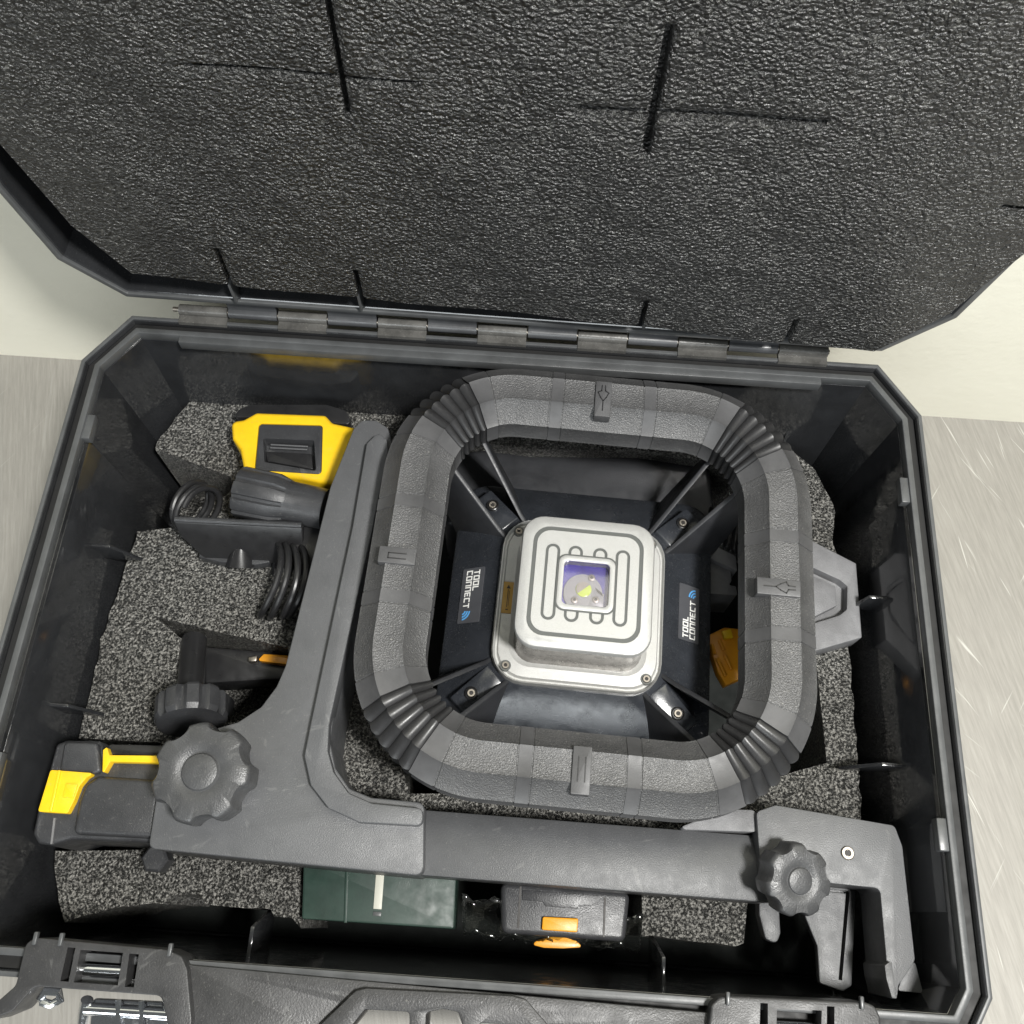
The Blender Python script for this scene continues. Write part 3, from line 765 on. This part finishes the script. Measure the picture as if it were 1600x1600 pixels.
# ------------------------------------------------------------------ wall bracket
BZ = -0.022
br = thing('wall_bracket', 'grey L-shaped wall-mount bracket with two fluted knobs lying round the laser level', 'bracket', (-0.1022, -0.2879, -0.09))
corner = [(-0.094, -0.0597), (-0.0893, -0.0536), (-0.0801, -0.0529), (-0.0718, -0.058), (-0.0677, -0.0681), (-0.0687, -0.0914), (-0.076, -0.1863), (-0.0809, -0.2445), (-0.0806, -0.2628), (-0.0757, -0.2767), (-0.0663, -0.2873), (-0.0536, -0.2913), (-0.0238, -0.292), (-0.0202, -0.3302), (-0.0977, -0.3282), (-0.1711, -0.3262), (-0.1727, -0.2945), (-0.1724, -0.2691), (-0.1492, -0.2603), (-0.1348, -0.2549), (-0.1231, -0.2453), (-0.1163, -0.2328), (-0.1131, -0.2204), (-0.1033, -0.1031)]
low = [(x, y) for x, y in corner]
arm = obj('corner_arm', prism(fillet(corner, 0.004, 3), -0.075, BZ, 0.0035, 3), 'bracket', br, 0.5)
# raised spine along the inner edge
spine = [(-0.0828, -0.0745), (-0.0765, -0.0657), (-0.0701, -0.0708), (-0.0685, -0.0781), (-0.0719, -0.1358), (-0.0771, -0.1993), (-0.0813, -0.2539), (-0.0799, -0.2687), (-0.0751, -0.2799), (-0.0652, -0.2906), (-0.0519, -0.2951), (-0.0238, -0.2959), (-0.0228, -0.3051), (-0.0576, -0.3055), (-0.0752, -0.2993), (-0.0867, -0.2879), (-0.0926, -0.2724), (-0.0917, -0.2546), (-0.0878, -0.1903), (-0.0841, -0.1325)]
obj('spine', prism(fillet(spine, 0.003, 3), -0.03, -0.0145, 0.0045, 3), 'bracket', arm, 0.5)
# rail with a sloping back face
def seg_frame(a, b): return frame_mat(a, Vector(b) - Vector(a), (-(Vector(b) - Vector(a)).y, (Vector(b) - Vector(a)).x, 0))
ra, rb = Vector((-0.0246, -0.3208, -0.036)), Vector((0.1717, -0.3221, -0.036))
fmr = seg_frame(ra, rb); ln = (rb - ra).length
sec = [(-0.0085, 0.0), (0.0155, 0.0), (0.0270, -0.006), (0.0275, -0.032), (-0.0085, -0.032)]
sec3 = [(y, z) for y, z in sec]
bm = prism(sec3, 0, ln, 0.0012)
for v in bm.verts: v.co = (v.co.z, v.co.x, v.co.y)
bmesh.ops.recalc_face_normals(bm, faces=bm.faces)
obj('rail', xform(bm, fmr), 'bracket', br, 0.5)
# sliding end block with its hooked jaw
eb = [(0.1635, -0.2833), (0.1745, -0.279), (0.2414, -0.2856), (0.2447, -0.2964), (0.2458, -0.3542), (0.2357, -0.3671), (0.2344, -0.3733), (0.2303, -0.3738), (0.2304, -0.3583), (0.2301, -0.3194), (0.2024, -0.3186), (0.1647, -0.325)]
block = obj('end_block', prism(fillet(eb, 0.003, 3), -0.062, -0.03, 0.003, 3), 'bracket', br, 0.5)
obj('jaw_tip', prism(fillet([(0.2504, -0.3542), (0.2535, -0.3703), (0.2398, -0.37), (0.242, -0.3642)], 0.001), -0.07, -0.042, 0.001), 'bracket', block)
obj('jaw_tip', prism(fillet([(0.2281, -0.3579), (0.2321, -0.3551), (0.2332, -0.3735), (0.2305, -0.373), (0.2285, -0.3646)], 0.0008), -0.06, -0.027, 0.0008), 'bracket', block)
obj('clip_pad', prism(fillet([(0.1217, -0.294), (0.1455, -0.2827), (0.1645, -0.2821), (0.1648, -0.2939), (0.1235, -0.2953)], 0.003), -0.06, -0.034, 0.002), 'plate', br)
bs = (0.2135, -0.3022, -0.03)
add_socket_screw(block, (bs[0], bs[1], -0.0302), 0.0038)
# slotted foot plate below the block
fpo = fillet([(0.1987, -0.3174), (0.2298, -0.3175), (0.2232, -0.3698), (0.2182, -0.373), (0.2051, -0.3697), (0.2049, -0.3506), (0.1988, -0.3354)], 0.002)
fp = obj('slotted_plate', prism(fpo, -0.072, -0.066, 0.0008), 'bracket', br)
cut(fp, [prism([(0.2236, -0.3203), (0.2258, -0.3205), (0.2179, -0.3675), (0.2158, -0.3673)], -0.08, -0.05), prism([(0.2098, -0.3195), (0.2255, -0.3199), (0.225, -0.3216), (0.2097, -0.3213)], -0.0700, -0.05)])
obj('tongue', prism(fillet([(0.1735, -0.3277), (0.1851, -0.328), (0.1854, -0.3452), (0.1829, -0.3511), (0.1764, -0.3488), (0.1732, -0.3357)], 0.003), -0.08, -0.07, 0.001), 'bracket', br)
def knob(c, tilt, R, h, n=7, parent=None, phase=0.0):
    """fluted hand knob, top face at c"""
    def mod(th, j):
        a = (th + phase) * n / (2 * PI)
        f = abs((a % 1) - 0.5) * 2          # 0 in the middle of a scallop
        dip = max(0.0, 1 - (f / 0.56) ** 2) ** 0.75
        amp = (0.0, 0.06, 0.15, 0.155, 0.15, 0.135, 0.09, 0.0, 0, 0, 0, 0, 0, 0, 0)[j]
        return 1 - amp * dip
    pr = [(R * 0.72, -h), (R * 0.86, -h * 0.98), (R * 0.97, -h * 0.85), (R * 1.0, -h * 0.55), (R * 0.995, -h * 0.20), (R * 0.965, -h * 0.07), (R * 0.90, -h * 0.015), (R * 0.62, 0.0), (R * 0.44, 0.0), (R * 0.40, -h * 0.035), (R * 0.37, -h * 0.035), (R * 0.34, h * 0.02), (R * 0.24, h * 0.055), (R * 0.10, h * 0.06), (0, h * 0.06)]
    m = axis_mat(c, Vector(c) + Vector(tilt))
    return obj('fluted_knob', lathe(pr, n * 16, m, mod), 'knob', parent, 0.7)
knob((-0.1419, -0.2877, 0.008), (-0.02, -0.03, 1), 0.0270, 0.024, 7, br, 0.3)
obj('knob_stem', tube([(-0.1481, -0.2853, -0.012), (-0.1598, -0.2805, -0.05)], 0.010, 20), 'black', br)
knob((0.1799, -0.32, -0.008), (0.22, -0.20, 1), 0.0190, 0.018, 7, br, 0.1)
obj('knob_stem', tube([(Vector((0.1799, -0.32, -0.008)) + Vector((-0.003, 0.003, -0.015))), (Vector((0.1799, -0.32, -0.008)) + Vector((-0.008, 0.0075, -0.036)))], 0.008, 20), 'black', br)
# bolt head below the corner
obj('bolt', lathe([(0.008, 0), (0.008, 0.012), (0.0065, 0.0135), (0, 0.0135)], 6, Matrix.Translation((-0.1801, -0.3295, -0.075))), 'darkgrey', br)

# ------------------------------------------------------------------ laser detector (yellow)
dt = thing('laser_detector', 'yellow and black laser detector with recessed black panel in the back corner', 'detector', (-0.1544, -0.0378, -0.102))
yo = fillet([(-0.1857, -0.0447), (-0.1772, -0.0425), (-0.1694, -0.0363), (-0.1214, -0.0347), (-0.1157, -0.0404), (-0.097, -0.0435), (-0.1005, -0.0671), (-0.1063, -0.0883), (-0.1306, -0.0848), (-0.1694, -0.0834), (-0.1757, -0.0658), (-0.1824, -0.0579)], 0.004, 5)
dbody = obj('yellow_shell', prism(yo, -0.1020, -0.0520, 0.0034, 4), 'yellow', dt)
obj('rubber_bumper', prism(fillet([(-0.1865, -0.0388), (-0.1833, -0.0319), (-0.1763, -0.0277), (-0.1235, -0.0237), (-0.109, -0.0273), (-0.1021, -0.0385), (-0.1232, -0.0381), (-0.1728, -0.0378)], 0.003), -0.1040, -0.0580, 0.003, 3), 'black', dt)
fr_o = fillet([(-0.1661, -0.0452), (-0.1215, -0.0433), (-0.1168, -0.0814), (-0.1628, -0.0814)], 0.0028, 4)
fr_i = fillet([(-0.161, -0.0568), (-0.1259, -0.0557), (-0.1211, -0.0788), (-0.157, -0.0747)], 0.0014, 4)
cut(dbody, [prism(inset(fr_o, 0.0002), -0.0720, -0.0420)])
panel = obj('panel', prism(inset(fr_o, 0.0004), -0.0740, -0.0520, 0.0012), 'darkgrey', dt)
cut(panel, [prism(fr_i, -0.0620, -0.0420)])
pit = [(-0.1617, -0.0551), (-0.1279, -0.0541), (-0.1244, -0.0746), (-0.1577, -0.0707)]
obj('panel_well', prism(fillet([(-0.1599, -0.063), (-0.1276, -0.0626), (-0.1249, -0.0747), (-0.1573, -0.0707)], 0.001), -0.0640, -0.0585, 0.001), 'black', panel)
for i in range(3):
    a = Vector((-0.157, -0.0553, -0.059)); b = Vector((-0.1312, -0.0549, -0.059)); o = Vector((0, -0.0024 * i, 0))
    obj('grille_bar', tube([a + o, b + o], 0.0007, 8), 'bracket', panel)

# ------------------------------------------------------------------ detector clamp
cl = thing('detector_clamp', 'black clamp with fluted barrel knob and flat plate beside the yellow detector', 'clamp', (-0.1622, -0.1144, -0.08))
ka, kb = Vector((-0.1699, -0.0977, -0.052)), Vector((-0.1014, -0.1077, -0.052))
def flute(th, j):
    a = (th * 9 / (2 * PI)) % 1
    return (1 - (0.10 if j in (1, 2, 3) else (0.04 if j == 4 else 0.0)) * (1 if a < 0.22 else 0))
R0 = 0.0175
obj('barrel_knob', lathe([(R0 * 0.55, 0.0), (R0 * 0.97, 0.0005), (R0, 0.002), (R0 * 0.98, 0.026), (R0 * 0.84, 0.034), (R0 * 0.80, 0.036), (R0 * 0.78, 0.06)], 108, axis_mat(ka, kb), flute), 'darkgrey', cl, 0.4)
pl_o = [(-0.2085, -0.1192), (-0.1291, -0.1162), (-0.1241, -0.1213), (-0.1385, -0.1315), (-0.1389, -0.1396), (-0.1863, -0.1412), (-0.1987, -0.1295)]
pa, pb = Vector((-0.2081, -0.1219, -0.05)), Vector((-0.123, -0.1202, -0.05))
fm = frame_mat(pa, pb - pa, (0.05, -0.55, -0.84))
L0 = (pb - pa).length
obj('clamp_plate', xform(prism(fillet([(0, 0), (L0, 0), (L0 - 0.001, 0.012), (L0 - 0.014, 0.030), (0.018, 0.030), (0.004, 0.012)], 0.0015), -0.0025, 0.0025, 0.0007), fm), 'black', cl)
obj('plate_edge', tube([pa + Vector((0.001, 0, 0.0008)), pb + Vector((-0.001, 0, 0.0008))], 0.0022, 10), 'darkgrey', cl)
jaw = obj('jaw', prism(fillet([(-0.196, -0.1324), (-0.1471, -0.1335), (-0.147, -0.1391), (-0.1561, -0.1416), (-0.1799, -0.1414), (-0.1947, -0.1388)], 0.001), -0.086, -0.072, 0.001), 'darkgrey', cl)
obj('jaw_cone', lathe([(0.010, 0), (0.006, 0.012), (0.0055, 0.016)], 24, axis_mat((-0.167, -0.1416, -0.076), Vector((-0.1674, -0.131, -0.07)))), 'black', jaw)
obj('clamp_block', prism(fillet([(-0.1337, -0.1159), (-0.1151, -0.1108), (-0.1106, -0.1417), (-0.127, -0.1451)], 0.002), -0.085, -0.06, 0.002), 'black', cl)

# ------------------------------------------------------------------ coiled cable under the clamp plate
cw = thing('coiled_cable', 'glossy thin black cable coiled in loops under the clamp plate', 'cable', (-0.17, -0.1272, -0.085))
bm = bmesh.new()
cc = Vector((-0.2034, -0.1052, -0.066))
axd = Vector((0.80, -0.42, 0.42)).normalized()
ex = axd.cross(Vector((0, 0, 1))).normalized(); ey = axd.cross(ex)
add_tube(bm, [cc + axd * (-0.008 + 0.0062 * t / 28.0 + 0.001 * math.sin(t * 0.31)) + (ex * math.cos(2 * PI * t / 28) * (0.0165 + 0.0012 * math.sin(t * 0.13)) + ey * math.sin(2 * PI * t / 28) * 0.0135) for t in range(0, 80)], 0.0021, 10)
obj('cable_loops', bm, 'black', cw)
bm = bmesh.new()
cc = Vector((-0.1327, -0.1536, -0.066))
for k, (dx, ry, rz, tw) in enumerate(((-0.0065, 0.0245, 0.017, 0.05), (-0.0010, 0.0250, 0.018, 0.0), (0.0052, 0.0240, 0.017, -0.06), (0.0105, 0.0235, 0.016, -0.02))):
    P = []
    for t in range(36):
        th = 2 * PI * t / 36
        y = ry * math.cos(th); z = rz * math.sin(th)
        P.append(cc + Vector((dx - 0.0045 * math.cos(th) ** 2 + tw * y + 0.006 * math.sin(th), y, z)))
    add_tube(bm, P, 0.0022, 10, True)
obj('cable_loops', bm, 'black', cw)

# ------------------------------------------------------------------ screw clamp in the left pocket
sc = thing('rod_clamp', 'black threaded rod clamp with fluted hand nut in the left foam pocket', 'clamp', (-0.1821, -0.2225, -0.1))
pa, pb = Vector((-0.191, -0.1924, -0.085)), Vector((-0.178, -0.2382, -0.062))
obj('post', tube([pa, pb], 0.0082, 28), 'black', sc)
ca_, cb_ = Vector((-0.1747, -0.2363, -0.055)), Vector((-0.17, -0.2564, -0.05))
def flute2(th, j):
    a = (th * 10 / (2 * PI)) % 1
    return 1 - (0.12 if j in (1, 2, 3) else 0.0) * max(0.0, 1 - ((a - 0.5) / 0.24) ** 2)
R1 = 0.0215
obj('hand_nut', lathe([(R1 * 0.5, 0.0), (R1 * 0.94, 0.0), (R1, 0.002), (R1, 0.014), (R1 * 0.92, 0.017), (R1 * 0.4, 0.0175)], 160, axis_mat(ca_, cb_), flute2), 'darkgrey', sc, 0.5)
obj('clamp_arm', prism(fillet([(-0.1889, -0.1924), (-0.1315, -0.1928), (-0.1287, -0.2102), (-0.1839, -0.2175)], 0.002), -0.125, -0.10, 0.003), 'black', sc)
obj('clamp_lug', prism(fillet([(-0.1812, -0.2214), (-0.1666, -0.2229), (-0.1659, -0.2354), (-0.1803, -0.2348)], 0.002), -0.12, -0.09, 0.002), 'darkgrey', sc)
tg = prism(fillet([(-0.1492, -0.2012), (-0.1458, -0.1966), (-0.1295, -0.1963), (-0.1286, -0.2024)], 0.001), -0.10, -0.093, 0.001)
obj('amber_tab', tg, 'amber', sc)
obj('steel_clip', prism([(-0.1553, -0.1997), (-0.1496, -0.198), (-0.1497, -0.2019), (-0.1547, -0.2027)], -0.099, -0.092, 0.0006), 'steel', sc)

# ------------------------------------------------------------------ battery pack bottom left
bt = thing('battery_pack', 'dark battery pack with yellow latch and yellow contact rail under the corner knob', 'battery', (-0.2374, -0.294, -0.1))
bo = fillet([(-0.2411, -0.3223), (-0.2417, -0.3103), (-0.2409, -0.2873), (-0.2407, -0.2725), (-0.2353, -0.2699), (-0.2158, -0.2689), (-0.2101, -0.2769), (-0.1788, -0.2777), (-0.1735, -0.2816), (-0.1711, -0.3034), (-0.1727, -0.3227), (-0.1803, -0.3226), (-0.2191, -0.3238), (-0.2296, -0.3276), (-0.2369, -0.3271)], 0.0028)
bb = obj('pack_body', prism(bo, -0.085, -0.034, 0.004, 3), 'darkgrey', bt)
obj('pack_shoulder', prism(fillet([(-0.2344, -0.2713), (-0.2153, -0.2707), (-0.2093, -0.2865), (-0.2126, -0.2881), (-0.2331, -0.2881)], 0.0025), -0.05, -0.0300, 0.0025, 3), 'darkgrey', bt)
obj('contact_block', prism(fillet([(-0.2113, -0.2706), (-0.1759, -0.2689), (-0.176, -0.2755), (-0.209, -0.277)], 0.002), -0.08, -0.033, 0.002), 'black', bt)
yl = obj('yellow_latch', prism(fillet([(-0.2375, -0.2878), (-0.2126, -0.2879), (-0.2163, -0.2906), (-0.2191, -0.2954), (-0.2203, -0.3038), (-0.2222, -0.3105), (-0.2387, -0.3106)], 0.0012), -0.05, -0.029, 0.0012), 'yellow', bt)
obj('latch_button', prism(fillet([(-0.2269, -0.2947), (-0.22, -0.2945), (-0.2206, -0.3023), (-0.2268, -0.3023)], 0.0006), -0.04, -0.0282, 0.0004), 'yellow', yl)
obj('latch_ridge', prism([(-0.2331, -0.2877), (-0.2313, -0.2876), (-0.2308, -0.3102), (-0.2323, -0.3103)], -0.04, -0.0280, 0.0005), 'yellow', yl)
obj('yellow_rail', prism(fillet([(-0.2102, -0.275), (-0.2084, -0.2731), (-0.2059, -0.2776), (-0.175, -0.2758), (-0.1747, -0.2826), (-0.1765, -0.2827), (-0.1771, -0.2799), (-0.2047, -0.2811), (-0.2073, -0.2887)], 0.0006), -0.045, -0.028, 0.0007), 'yellow', bt)
obj('pack_deck', prism(fillet([(-0.2101, -0.2893), (-0.1737, -0.2889), (-0.1712, -0.3204), (-0.2166, -0.3211), (-0.2175, -0.3031), (-0.2161, -0.2943)], 0.003), -0.05, -0.0285, 0.003, 3), 'darkgrey', bt)
obj('pack_seam', prism([(-0.231, -0.3131), (-0.2299, -0.313), (-0.2281, -0.3268), (-0.2292, -0.3269)], -0.04, -0.0332), 'plate', bt)

# ------------------------------------------------------------------ green box and black remote in the front pocket
gb = thing('green_box', 'dark green glossy plastic box with a pale bar mark in front of the bracket', 'box', (-0.0546, -0.3435, -0.12))
gbo = fillet([(-0.0955, -0.3227), (-0.0047, -0.3202), (-0.0034, -0.3555), (-0.0915, -0.3559)], 0.0015)
gbb = obj('box_body', prism(gbo, -0.12, -0.07, 0.0012), 'green', gb)
obj('box_band', prism([(-0.0704, -0.3229), (-0.0685, -0.3227), (-0.0651, -0.3562), (-0.0669, -0.3563)], -0.075, -0.0692, 0.0003), 'green', gbb)
obj('pale_bar', prism([(-0.0517, -0.3291), (-0.0468, -0.3291), (-0.0461, -0.3478), (-0.0509, -0.3478)], -0.08, -0.0694, 0.0003), 'bone', gbb)
obj('pale_bar_end', prism([(-0.0508, -0.3491), (-0.0459, -0.3492), (-0.046, -0.3516), (-0.0508, -0.3515)], -0.08, -0.0694, 0.0003), M['rim'], gbb)

rm = thing('remote_control', 'black handheld remote with amber button lying in the front pocket', 'remote', (0.0626, -0.3432, -0.12))
rmo = fillet([(0.0216, -0.3282), (0.0987, -0.3287), (0.0961, -0.3558), (0.0243, -0.3558)], 0.004)
rmb = obj('remote_body', prism(rmo, -0.12, -0.075, 0.003, 3), 'darkgrey', rm)
for q in ([(0.0331, -0.3299), (0.0343, -0.3298), (0.0342, -0.3524), (0.033, -0.3525)], [(0.0831, -0.3326), (0.0843, -0.3325), (0.0841, -0.3539), (0.083, -0.354)]):
    obj('seam', prism(q, -0.08, -0.0746), 'ink', rmb)
obj('clip_recess', prism([(0.0347, -0.3316), (0.0831, -0.3319), (0.0758, -0.3379), (0.0683, -0.3381), (0.0676, -0.3399), (0.0488, -0.3397), (0.0472, -0.3374), (0.0351, -0.3371)], -0.08, -0.0742, 0.0003), 'darkgrey', rmb)
obj('amber_button', prism(fillet([(0.0475, -0.3454), (0.0684, -0.345), (0.068, -0.3526), (0.0472, -0.3526)], 0.001), -0.08, -0.0722, 0.0008), 'amber', rmb)
obj('amber_foot', prism(fillet([(0.0422, -0.3609), (0.0466, -0.3579), (0.0541, -0.356), (0.0625, -0.3558), (0.0686, -0.3571), (0.0733, -0.3603), (0.0612, -0.3617), (0.0499, -0.3621)], 0.001), -0.10, -0.088, 0.0008), 'amber', rm)

# clear film round the remote and the box
def film(a, b, rows, name, label, z0, seed):
    rnd = random.Random(seed)
    a0, a1 = Vector(a[0]), Vector(a[1]); b0, b1 = Vector(b[0]), Vector(b[1])
    bm = bmesh.new(); V = []
    n = 34
    for j in range(rows + 1):
        row = []
        for i in range(n + 1):
            p = a0.lerp(a1, i / n).lerp(b0.lerp(b1, i / n), j / rows)
            w = 0.0022 * math.sin(i * 0.9 + j * 0.7 + seed) + 0.0014 * math.sin(i * 2.3 - j * 1.9) + rnd.uniform(-0.0006, 0.0006)
            row.append(bm.verts.new((p.x, p.y + w * 0.6, p.z + w)))
        V.append(row)
    for j in range(rows):
        for i in range(n): bm.faces.new((V[j][i], V[j][i + 1], V[j + 1][i + 1], V[j + 1][i]))
    o = obj(name, bm, 'film', None, 3.0)
    md = o.modifiers.new('thickness', 'SOLIDIFY'); md.thickness = 0.0002
    return tag(o, label, 'bag')
film(((-0.0005, -0.3373, -0.078), (0.1067, -0.3414, -0.08)), ((0.0019, -0.3587, -0.088), (0.1069, -0.3602, -0.09)), 6, 'plastic_bag', 'crumpled clear plastic bag edge over the black remote', -0.07, 2)

# ------------------------------------------------------------------ mounting plate and amber card on the right
mp = thing('mounting_plate', 'light grey mounting plate with trapezoid recess sticking out right of the laser level', 'plate', (0.2329, -0.1324, -0.08))
mo = fillet([(0.1778, -0.0931), (0.2129, -0.0995), (0.2444, -0.1152), (0.2441, -0.1664), (0.2107, -0.1785), (0.1743, -0.1899)], 0.001)
mpp = obj('plate_body', prism(mo, -0.082, -0.062), 'plate', mp)
cut(mpp, [prism(fillet([(0.1857, -0.1112), (0.2126, -0.1193), (0.2324, -0.1278), (0.2372, -0.1319), (0.2356, -0.148), (0.2307, -0.1522), (0.2102, -0.1602), (0.1833, -0.1681)], 0.002), -0.070, -0.04)], 0.0008)
obj('recess_panel', prism(fillet([(0.1882, -0.1157), (0.2129, -0.124), (0.2303, -0.1317), (0.2302, -0.1451), (0.211, -0.1561), (0.1861, -0.1648)], 0.0015), -0.074, -0.0640, 0.001), 'plate', mpp)
ac = thing('amber_card', 'orange plastic piece with raised bars in the gap beside the laser housing', 'plastic piece', (0.1649, -0.1737, -0.11))
acb = obj('card_body', prism([(0.1505, -0.1626), (0.1629, -0.1554), (0.1786, -0.1561), (0.1784, -0.1872), (0.1628, -0.1957), (0.1578, -0.1869)], -0.105, -0.095, 0.0008), 'amber', ac)
for q in ([(1112,1000),(1128,1042)],): pass
for a, b in (((0.1538, -0.1679, -0.0945), (0.1558, -0.1749, -0.0945)), ((0.1571, -0.1775, -0.0945), (0.1628, -0.1893, -0.0945)), ((0.1591, -0.1649, -0.0945), (0.1619, -0.1718, -0.0945)), ((0.1627, -0.1753, -0.0945), (0.1668, -0.1847, -0.0945))):
    obj('raised_bar', tube([a, b], 0.0014, 8), 'amber', acb)
obj('raised_tab', prism([(0.1604, -0.1592), (0.1665, -0.157), (0.1681, -0.1631), (0.162, -0.1645)], -0.1, -0.092, 0.0006), 'yellow', acb)
bgf = film(((0.1518, -0.0706, -0.085), (0.1733, -0.0789, -0.085)), ((0.1522, -0.098, -0.085), (0.1725, -0.1051, -0.085)), 6, 'plastic_wrap', 'crinkled dark plastic wrap between the laser housing and cage tube', -0.08, 5)
bgf.data.materials[0] = M['black']

# ------------------------------------------------------------------ front: handle and latches
FY = -0.3815
hand = obj('handle', prism(fillet([(-0.134, -0.3790), (-0.128, -0.3800), (0.130, -0.3845), (0.134, -0.3845), (0.134, -0.4200), (0.070, -0.4290), (-0.070, -0.4290), (-0.134, -0.4200)], 0.002), -0.030, 0.004), 'front', case)
def fq(pts): return fillet(pts, 0.002)
h1 = [(-0.0403, -0.3934), (-0.0186, -0.3931), (-0.0168, -0.4091), (-0.0534, -0.4114)]
h2 = [(-0.0105, -0.3929), (-0.0026, -0.3907), (0.005, -0.3916), (0.0073, -0.3967), (0.0082, -0.4075), (-0.0095, -0.4086)]
h3 = [(0.0153, -0.3956), (0.0407, -0.3956), (0.0537, -0.4073), (0.0164, -0.4096)]
obj('handle_bridge', prism(fillet([(-0.0652, -0.4148), (-0.061, -0.4016), (-0.0457, -0.3857), (-0.0409, -0.3843), (0.0306, -0.383), (0.0376, -0.3842), (0.0507, -0.3961), (0.0569, -0.4097)], 0.003), -0.02, 0.0085), 'front', hand)
br_h = [o for o in C.objects if o.name.startswith('handle_bridge')][0]
cut(hand, [prism(fq(q), -0.1, 0.1) for q in (h1, h2, h3)], 0.0015); cut(br_h, [prism(fq(q), -0.1, 0.1) for q in (h1, h2, h3)], 0.002)
def latch(px_list, open_list, leg_l, leg_r):
    lo = obj('latch', prism(fillet(px_list, 0.004, 3), -0.012, 0.010, 0.002, 3), 'front', case)
    cut(lo, [prism(q, -0.05, 0.05) for q in open_list])
    return lo
l1 = latch([(-0.2101, -0.394), (-0.2102, -0.3753), (-0.2059, -0.3724), (-0.1402, -0.3736), (-0.1327, -0.376), (-0.129, -0.3814), (-0.1218, -0.4048), (-0.1287, -0.416), (-0.139, -0.3938), (-0.2008, -0.3937), (-0.2084, -0.4049), (-0.222, -0.4113), (-0.2183, -0.4028)],
           [[(-0.1892, -0.3757), (-0.1854, -0.3757), (-0.185, -0.3907), (-0.1891, -0.3907)], [(-0.1827, -0.3764), (-0.1617, -0.3764), (-0.1609, -0.3908), (-0.1825, -0.3908)], [(-0.1585, -0.3765), (-0.1538, -0.3765), (-0.153, -0.3911), (-0.1574, -0.3911)]], None, None)
obj('latch_back', prism([(-0.1978, -0.3753), (-0.1577, -0.3763), (-0.1564, -0.3936), (-0.1971, -0.3934)], -0.016, -0.008), 'black', l1)
obj('latch_pin', tube([(-0.1845, -0.3853, 0.003), (-0.1629, -0.385, 0.003)], 0.0026, 14), 'chrome', l1)
bail = bmesh.new()
add_tube(bail, [(-0.1794, -0.399, -0.004), (-0.1809, -0.4045, -0.008), (-0.1832, -0.4226, -0.02)], 0.0030, 12)
add_tube(bail, [(-0.1395, -0.3976, -0.004), (-0.1378, -0.4023, -0.008), (-0.1366, -0.4196, -0.02)], 0.0030, 12)
add_tube(bail, [(-0.1798, -0.4031, -0.006), (-0.1378, -0.4027, -0.006)], 0.0032, 12)
obj('bail_wire', bail, 'chrome', l1)
obj('latch_lever', prism(fillet([(-0.1783, -0.3984), (-0.1395, -0.3976), (-0.1328, -0.4205), (-0.1747, -0.4231)], 0.002), -0.012, -0.006, 0.002), 'chrome', l1)
for u in (186, 220):
    obj('lever_rib', tube([(-0.1637, -0.398, -0.004) if u == 186 else (-0.1522, -0.3978, -0.004), (-0.1594, -0.4224, -0.006) if u == 186 else (-0.147, -0.4216, -0.006)], 0.0018, 10), 'chrome', l1)
obj('wire_end', tube([(-0.2006, -0.3996, 0), (-0.1981, -0.3959, 0.002), (-0.1917, -0.396, 0.002), (-0.1911, -0.3995, 0), (-0.1948, -0.402, 0), (-0.1995, -0.4012, 0)], 0.0022, 10, True), 'chrome', l1)
l2 = latch([(0.1265, -0.3888), (0.1279, -0.3805), (0.1317, -0.3769), (0.1368, -0.376), (0.2031, -0.3745), (0.208, -0.3759), (0.2101, -0.3807), (0.2096, -0.3998), (0.1262, -0.4051)],
           [[(0.1517, -0.3781), (0.1554, -0.3781), (0.1546, -0.3979), (0.1503, -0.3982)], [(0.1597, -0.3801), (0.1816, -0.3795), (0.1799, -0.3963), (0.1583, -0.3977)], [(0.1842, -0.3774), (0.1879, -0.3774), (0.1866, -0.3959), (0.1829, -0.3961)]], None, None)
obj('latch_back', prism([(0.1538, -0.3787), (0.1951, -0.3778), (0.1941, -0.3998), (0.1523, -0.4025)], -0.016, -0.008), 'black', l2)
obj('latch_pin', tube([(0.16, -0.3884, 0.003), (0.1832, -0.388, 0.003)], 0.0026, 14), 'chrome', l2)
for u in ((-0.2056, -0.3727, 0.0105), (-0.193, -0.3724, 0.0105), (-0.1387, -0.3735, 0.0105)):
    obj('moulding_nib', box(u, (0.002, 0.006, 0.003), 0.0006), 'rim', l1)
for u in ((0.1357, -0.3772, 0.0105), (0.2011, -0.3749, 0.0105)):
    obj('moulding_nib', box(u, (0.002, 0.006, 0.003), 0.0006), 'rim', l2)
